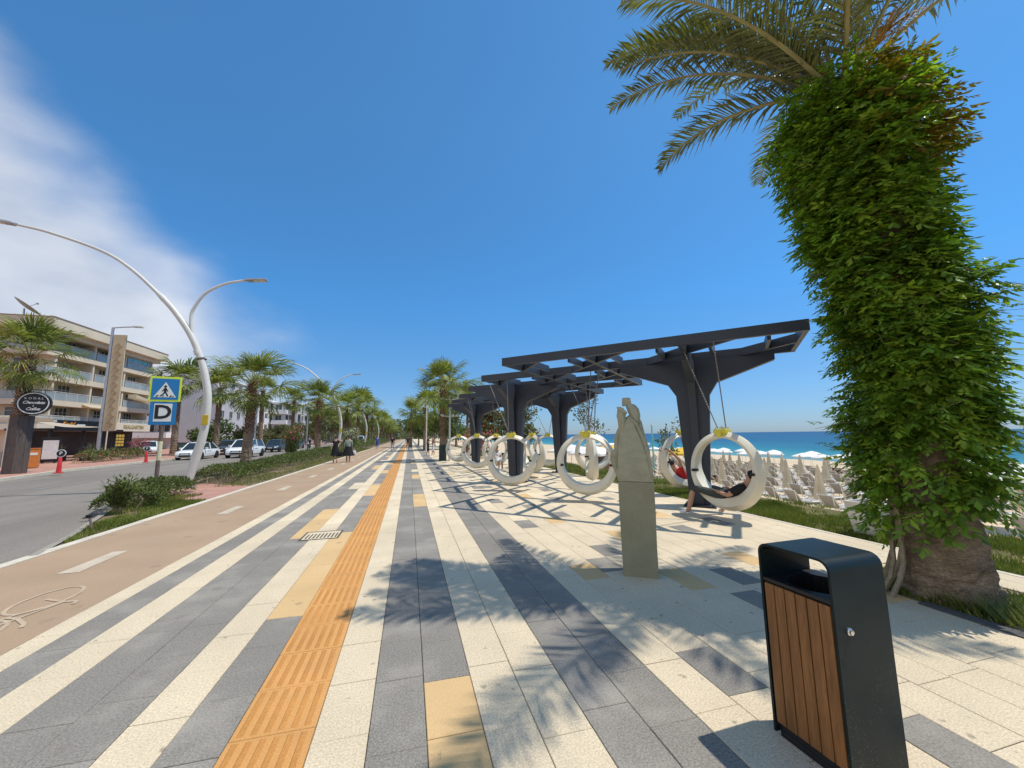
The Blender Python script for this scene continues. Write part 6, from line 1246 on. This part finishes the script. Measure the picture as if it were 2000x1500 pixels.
# ------------------------------------------------------------------ people: one skinned surface per body
def human(label, loc, rz, J, mats, hair=hair_m, fingers=False, skirt=None, scale=1.0, group=None, bulk=1.0, cap=None, bag=None):
    rt = thing('person', label, 'person', loc, rz, group); V = []; E = []; RA = []; BM = []
    idx = {}
    def vtx(k, r):
        idx[k] = len(V); V.append(Vector(J[k])); RA.append(r)
    rad = dict(pelvis=.13, belly=.125, chest=.145, neck=.055, head=.085, crown=.075, shL=.065, shR=.065, elL=.042, elR=.042, wrL=.03, wrR=.03, haL=.036, haR=.036, hipL=.095, hipR=.095, knL=.06, knR=.06, anL=.042, anR=.042, toL=.04, toR=.04)
    for k in rad:
        f = bulk if k[:3] in ('pel', 'bel', 'che', 'hip', 'shL', 'shR') else 1.0
        vtx(k, rad[k] * f)
    for k, m_ in ((('pelvis', 'belly'), 'top'), (('belly', 'chest'), 'top'), (('chest', 'neck'), 'skin'), (('neck', 'head'), 'skin'), (('head', 'crown'), 'skin'), (('chest', 'shL'), 'top'), (('chest', 'shR'), 'top'), (('shL', 'elL'), 'sleeve'), (('shR', 'elR'), 'sleeve'), (('elL', 'wrL'), 'fore'), (('elR', 'wrR'), 'fore'), (('wrL', 'haL'), 'skin'), (('wrR', 'haR'), 'skin'),
                  (('pelvis', 'hipL'), 'legs'), (('pelvis', 'hipR'), 'legs'), (('hipL', 'knL'), 'legs'), (('hipR', 'knR'), 'legs'), (('knL', 'anL'), 'shin'), (('knR', 'anR'), 'shin'), (('anL', 'toL'), 'shoe'), (('anR', 'toR'), 'shoe')):
        E.append((idx[k[0]], idx[k[1]])); BM.append(m_)
    if fingers:
        for s_ in 'LR':
            w = Vector(J['wr' + s_]); h = Vector(J['ha' + s_]); d = (h - w).normalized(); sd = d.cross(Vector((.3, .2, 1))).normalized(); nn = d.cross(sd)
            for i, (o, l) in enumerate(((-.03, .06), (-.01, .075), (.012, .07), (.032, .055))):
                a = len(V); V.append(h + sd * o + d * .03); RA.append(.0095); V.append(h + sd * o * 1.1 + d * (.03 + l * .6) + nn * .012); RA.append(.0085); V.append(h + sd * o * 1.1 + d * (.03 + l * .85) + nn * .035); RA.append(.0075); E += [(idx['ha' + s_], a), (a, a + 1), (a + 1, a + 2)]; BM += ['skin'] * 3
            a = len(V); V.append(w.lerp(h, .5) - sd * .045); RA.append(.011); V.append(w.lerp(h, .5) - sd * .06 + d * .04); RA.append(.009); E += [(idx['ha' + s_], a), (a, a + 1)]; BM += ['skin'] * 2
    me = bpy.data.meshes.new('b'); me.from_pydata([v * scale for v in V], E, []); o = bpy.data.objects.new('b', me); col.objects.link(o)
    md = o.modifiers.new('s', 'SKIN'); md.use_smooth_shade = True
    for i, sv in enumerate(me.skin_vertices[0].data): sv.radius = (RA[i] * scale,) * 2; sv.use_root = (i == 0)
    ss = o.modifiers.new('d', 'SUBSURF'); ss.levels = 2; ss.render_levels = 2
    bpy.context.view_layer.update(); dg = bpy.context.evaluated_depsgraph_get(); nm = bpy.data.meshes.new_from_object(o.evaluated_get(dg)); bpy.data.objects.remove(o); nm.name = 'body'
    keys = ['skin', 'top', 'sleeve', 'fore', 'legs', 'shin', 'shoe']; nm.materials.clear()
    for k in keys: nm.materials.append(mats.get(k, skin_m))
    segs = [(V[a] * scale, V[b_] * scale, keys.index(m_), RA[a]) for (a, b_), m_ in zip(E, BM)]
    for p in nm.polygons:
        c = p.center; best = (9, 0)
        for a, b_, mi, ra in segs:
            d = b_ - a; t_ = max(0, min(1, (c - a).dot(d) / max(1e-9, d.length_squared))); q = (c - a - d * t_).length - ra * scale
            if mi == 2 and t_ > .62: mi2 = 3
            else: mi2 = mi
            if q < best[0]: best = (q, mi2)
        p.material_index = best[1]; p.use_smooth = True
    put('body', nm, rt)
    hd = Vector(J['head']) * scale; cr = Vector(J['crown']) * scale; ax = (cr - hd).normalized(); fw = Vector(J.get('face', (0, -1, 0))); fw = (fw - ax * fw.dot(ax)).normalized(); sd = ax.cross(fw)
    mt_ = Matrix(((sd.x, fw.x, ax.x, 0), (sd.y, fw.y, ax.y, 0), (sd.z, fw.z, ax.z, 0), (0, 0, 0, 1))); mt_.translation = hd + ax * .03 * scale
    mb = MB(); n = 14
    for i in range(8):
        for j in range(n):
            th = i / 7 * 1.75; a = 2 * math.pi * j / n; front = max(0, math.sin(a)); th2 = th * (1 - .45 * front); r = .105 * scale * (1 + .05 * mnoise.noise(Vector((i, j, 1)))); mb.v.append((r * .92 * math.sin(th2) * math.cos(a), r * 1.05 * math.sin(th2) * math.sin(a) - .008, r * 1.12 * math.cos(th2)))
    for i in range(7):
        for j in range(n): mb.f.append((i * n + j, (i + 1) * n + j, (i + 1) * n + (j + 1) % n, i * n + (j + 1) % n)); mb.mi.append(0)
    mb.v = [tuple(mt_ @ Vector(p)) for p in mb.v]; mb.build('hair', cap or hair, rt, 60)
    mb = MB(); mb.add([(.0, .088, .0), (-.014, .095, -.05), (.014, .095, -.05), (0, .118, -.045)], [(0, 1, 3), (0, 3, 2), (1, 2, 3)], mat=mt_); mb.lathe([(.006, 0), (.012, .008), (.004, .014)], 6, mat=mt_ @ Matrix.Translation((-.03, .088, -.012)) @ Matrix.Rotation(R(-90), 4, 'X')); mb.lathe([(.006, 0), (.012, .008), (.004, .014)], 6, mat=mt_ @ Matrix.Translation((.03, .088, -.012)) @ Matrix.Rotation(R(-90), 4, 'X')); mb.box(-.025, .025, .085, .094, -.075, -.068, mat=mt_)
    mb.build('face', skin_m, rt)
    if skirt:
        z1, z0, r1, r0, mt2 = skirt; mb = MB(); n = 28
        for i in range(7):
            u = i / 6
            for j in range(n): a = 2 * math.pi * j / n; r = (r1 + (r0 - r1) * u) * (1 + .10 * u * math.sin(a * 7)); mb.v.append((r * math.cos(a), r * .78 * math.sin(a), z1 + (z0 - z1) * u))
        for i in range(6):
            for j in range(n): mb.f.append((i * n + j, (i + 1) * n + j, (i + 1) * n + (j + 1) % n, i * n + (j + 1) % n)); mb.mi.append(0)
        mb.build('skirt', mt2, rt, 60)
    return rt
def walk_J(st=.28, arm=.22, h=1.0, lean=.0, bent=0):
    """standing or walking figure 1.7 m tall, facing -y, stride st"""
    J = dict(pelvis=(0, 0, .93), belly=(0, -.01, 1.08), chest=(0, -.01 - lean, 1.30), neck=(0, -.015 - lean, 1.45), head=(0, -.03 - lean, 1.56), crown=(0, -.03 - lean, 1.65), shL=(.17, -lean, 1.37), shR=(-.17, -lean, 1.37), elL=(.23, .04 + arm * .3, 1.11), elR=(-.23, .04 - arm * .3, 1.11), wrL=(.23, arm * .5 - bent, .90), wrR=(-.23, -arm * .6 - bent, .92), haL=(.225, arm * .5 - .02 - bent, .83), haR=(-.225, -arm * .6 - .03 - bent, .85),
             hipL=(.09, 0, .88), hipR=(-.09, 0, .88), knL=(.10, -st * .30, .49), knR=(-.10, st * .10, .48), anL=(.10, -st * .5, .08), anR=(-.10, st * .55, .12), toL=(.11, -st * .5 - .15, .035), toR=(-.11, st * .55 - .13, .05), face=(0, -1, 0))
    return J
# man reclining in the nearest ring (ring's own frame: x along the ring's plane)
def in_ring(k, J, **kw):
    r = ring_roots[k]; return human(loc=(RINGS[k][0], RINGS[k][1], 0), rz=r.rotation_euler.z, J=J, **kw)
J = dict(pelvis=(-.02, -.03, .42), belly=(.13, -.02, .44), chest=(.31, 0, .55), neck=(.42, 0, .69), head=(.48, -.01, .79), crown=(.52, -.01, .88), shL=(.34, .19, .62), shR=(.34, -.19, .62), elL=(.20, .25, .42), elR=(.18, -.27, .47), wrL=(.03, .15, .54), wrR=(.0, -.22, .50), haL=(-.05, .10, .56), haR=(-.08, -.19, .52),
         hipL=(-.10, .07, .44), hipR=(-.10, -.12, .44), knL=(-.42, .16, .53), knR=(-.52, -.26, .54), anL=(-.30, .30, .09), anR=(-.60, -.34, .10), toL=(-.42, .34, .04), toR=(-.77, -.40, .04), face=(-.8, -.1, .45))
in_ring(0, J, label='man in black shirt, grey shorts and white trainers reclining in the nearest ring', mats=dict(top=clblack_m, sleeve=clblack_m, legs=clgrey_m, shin=skin_m, shoe=clwhite_m, fore=skin_m), fingers=True, cap=clblack_m)
J = dict(pelvis=(.12, 0, .34), belly=(-.03, 0, .40), chest=(-.22, 0, .56), neck=(-.33, 0, .70), head=(-.38, 0, .80), crown=(-.42, 0, .89), shL=(-.22, .19, .62), shR=(-.24, -.19, .64), elL=(-.30, .27, .95), elR=(-.36, -.26, .93), wrL=(-.50, .20, 1.10), wrR=(-.56, -.22, 1.12), haL=(-.57, .17, 1.15), haR=(-.62, -.18, 1.17),
         hipL=(.20, .10, .35), hipR=(.20, -.10, .35), knL=(.50, .14, .62), knR=(.54, -.14, .58), anL=(.78, .15, .40), anR=(.80, -.15, .36), toL=(.88, .15, .50), toR=(.90, -.15, .47), face=(.8, 0, .4))
in_ring(1, J, label='man in red shirt lying back in the ring behind the thick column', mats=dict(top=clred_m, sleeve=skin_m, fore=skin_m, legs=clblack_m, shin=skin_m, shoe=clblack_m), fingers=True)
J = dict(pelvis=(.0, 0, .40), belly=(.0, -.02, .54), chest=(.0, -.04, .74), neck=(.0, -.05, .89), head=(.0, -.07, 1.0), crown=(.0, -.07, 1.09), shL=(.17, -.03, .81), shR=(-.17, -.03, .81), elL=(.25, -.10, .60), elR=(-.25, -.10, .60), wrL=(.16, -.28, .52), wrR=(-.16, -.28, .52), haL=(.10, -.33, .52), haR=(-.10, -.33, .52),
         hipL=(.09, -.04, .40), hipR=(-.09, -.04, .40), knL=(.10, -.42, .46), knR=(-.10, -.42, .46), anL=(.10, -.44, .09), anR=(-.09, -.50, .09), toL=(.10, -.58, .04), toR=(-.09, -.64, .04), face=(0, -1, 0))
in_ring(8, J, label='person in white shirt and shorts sitting in a far ring swing', mats=dict(top=clwhite_m, sleeve=clwhite_m, fore=skin_m, legs=clwhite_m, shin=skin_m, shoe=clwhite_m), bulk=1.15)
UP = math.pi
human('woman in black and white top with black skirt walking on the cycle path', (-4.45, 26.5, 0), UP + .1, walk_J(.3, .2), dict(top=clblack_m, sleeve=clwhite_m, fore=skin_m, legs=clblack_m, shin=skin_m, shoe=clblack_m), skirt=(1.0, .48, .17, .25, clblack_m), bulk=1.1)
human('woman in grey-green jacket and wide black skirt walking on the cycle path', (-3.85, 27.6, 0), UP - .05, walk_J(.22, .1), dict(top=clgreen_m, sleeve=clgreen_m, fore=clgreen_m, legs=clblack_m, shin=skin_m, shoe=clblack_m), skirt=(1.0, .40, .20, .38, clblack_m), bulk=1.15)
for lab, x, y, rz_, mb_, mats_ in [('black handbag carried by the woman in the black and white top', -4.15, 26.4, 0, clblack_m, 0), ('white shopping bag carried by the woman in the wide skirt', -3.52, 27.6, 0, clwhite_m, 0)]:
    bg_ = thing('hand_bag', lab, 'bag', (x, y, .42)); mb = MB(); mb.bbox(-.14, .14, -.05, .05, 0, .30, .04); mb.build('bag', mb_, bg_, 60); mb = MB(); mb.tube([(-.08, 0, .28), (-.06, 0, .42), (.06, 0, .42), (.08, 0, .28)], .01, 5); mb.build('strap', mb_, bg_)
human('walker in black top and pale trousers on the striped paving', (-1.80, 45, 0), .1, walk_J(.3, .2), dict(top=clblack_m, sleeve=clblack_m, fore=skin_m, legs=M('pale_trousers', (.36, .36, .38), .9, .1, 8), shin=MATS['pale_trousers'], shoe=clwhite_m))
human('walker in grey top and tan trousers on the striped paving', (-.15, 47, 0), .0, walk_J(.3, .2), dict(top=clgrey_m, sleeve=clgrey_m, fore=skin_m, legs=cltan_m, shin=cltan_m, shoe=clwhite_m), bulk=1.1)
human('person in black shorts set standing left of the wrapped palm', (1.5, 33, 0), UP / 2, walk_J(.2, .1, bent=.1), dict(top=clblack_m, sleeve=clblack_m, fore=skin_m, legs=clblack_m, shin=skin_m, shoe=clwhite_m), bulk=1.05)
human('person in white shorts standing close to the wrapped palm', (1.95, 33.3, 0), -UP / 2, walk_J(.2, .1, bent=.15), dict(top=cltan_m, sleeve=skin_m, fore=skin_m, legs=clwhite_m, shin=skin_m, shoe=clwhite_m))
human('person in blue top far along the cycle path', (-3.9, 52, 0), .2, walk_J(.25, .2), dict(top=clblue_m, sleeve=clblue_m, fore=skin_m, legs=clblue_m, shin=skin_m, shoe=clwhite_m), bulk=1.1)
# motorcyclist on the road
mc = thing('motorcycle', 'dark motorcycle with a rider coming along the road', 'motorcycle', (-15.2, 67.5, ROADZ), R(-90))
for x in (-.62, .62): w = thing('wheel', None, None); w.parent = mc; w.location = (x, 0, .31); w.scale = (.97, .6, .97); put('tyre', WT, w); put('rim', WR, w)
mb = MB(); mb.bbox(-.55, .35, -.12, .12, .42, .78, .06); mb.bbox(-.7, .05, -.13, .13, .76, .86, .04); mb.build('body', cargrey_m, mc, 40); mb = MB(); mb.tube([(.62, 0, .31), (.42, 0, 1.0)], .035, 6); mb.tube([(.42, -.34, 1.02), (.42, .34, 1.02)], .02, 6); mb.build('fork', steel_m, mc); mb = MB(); mb.bbox(.45, .62, -.12, .12, .72, .98, .05); mb.build('headlight', lens_m, mc, 40)
J = dict(pelvis=(-.25, 0, .92), belly=(-.2, 0, 1.06), chest=(-.1, 0, 1.28), neck=(-.05, 0, 1.42), head=(-.02, 0, 1.53), crown=(-.02, 0, 1.62), shL=(-.1, .18, 1.35), shR=(-.1, -.18, 1.35), elL=(.1, .3, 1.14), elR=(.1, -.3, 1.14), wrL=(.36, .3, 1.04), wrR=(.36, -.3, 1.04), haL=(.43, .3, 1.03), haR=(.43, -.3, 1.03), hipL=(-.2, .11, .88), hipR=(-.2, -.11, .88), knL=(.15, .2, .72), knR=(.15, -.2, .72), anL=(.0, .2, .36), anR=(.0, -.2, .36), toL=(.14, .2, .31), toR=(.14, -.2, .31), face=(1, 0, 0))
human('rider in dark clothes and helmet on the motorcycle', (-15.2, 67.5, ROADZ), R(-90), J, dict(top=clblack_m, sleeve=clblack_m, fore=clblack_m, legs=clblack_m, shin=clblack_m, shoe=clblack_m), cap=clwhite_m)
# sunbathers
def lie(label, x, y, rz, top):
    z = sand_z(x, y)
    J = dict(pelvis=(0, 0, .45), belly=(-.15, 0, .47), chest=(-.38, 0, .62), neck=(-.50, 0, .76), head=(-.56, 0, .84), crown=(-.62, 0, .91), shL=(-.40, .18, .66), shR=(-.40, -.18, .66), elL=(-.2, .26, .46), elR=(-.2, -.26, .46), wrL=(.02, .22, .46), wrR=(.02, -.22, .46), haL=(.08, .2, .46), haR=(.08, -.2, .46), hipL=(.08, .09, .45), hipR=(.08, -.09, .45), knL=(.45, .1, .72), knR=(.48, -.1, .48), anL=(.75, .1, .40), anR=(.88, -.1, .40), toL=(.85, .1, .48), toR=(.95, -.1, .50), face=(.7, 0, .6))
    human(label, (x, y, z), rz, J, dict(top=top, sleeve=skin_m, fore=skin_m, legs=top, shin=skin_m, shoe=skin_m), group='sunbathers')
lie('sunbather lying on the lounger right of the big palm', 15.4, 7.35, R(-75), skin_m)
lie('sunbather in dark swimwear on a lounger near the parasol row', 38.3, 27.6, R(5), clblack_m); lie('sunbather on a lounger left of the dark-clad one by the parasols', 38.3, 34.2, R(-3), cltan_m); lie('sunbather near the sea right of the nearest ring', 35.5, 37.5, R(3), clred_m)
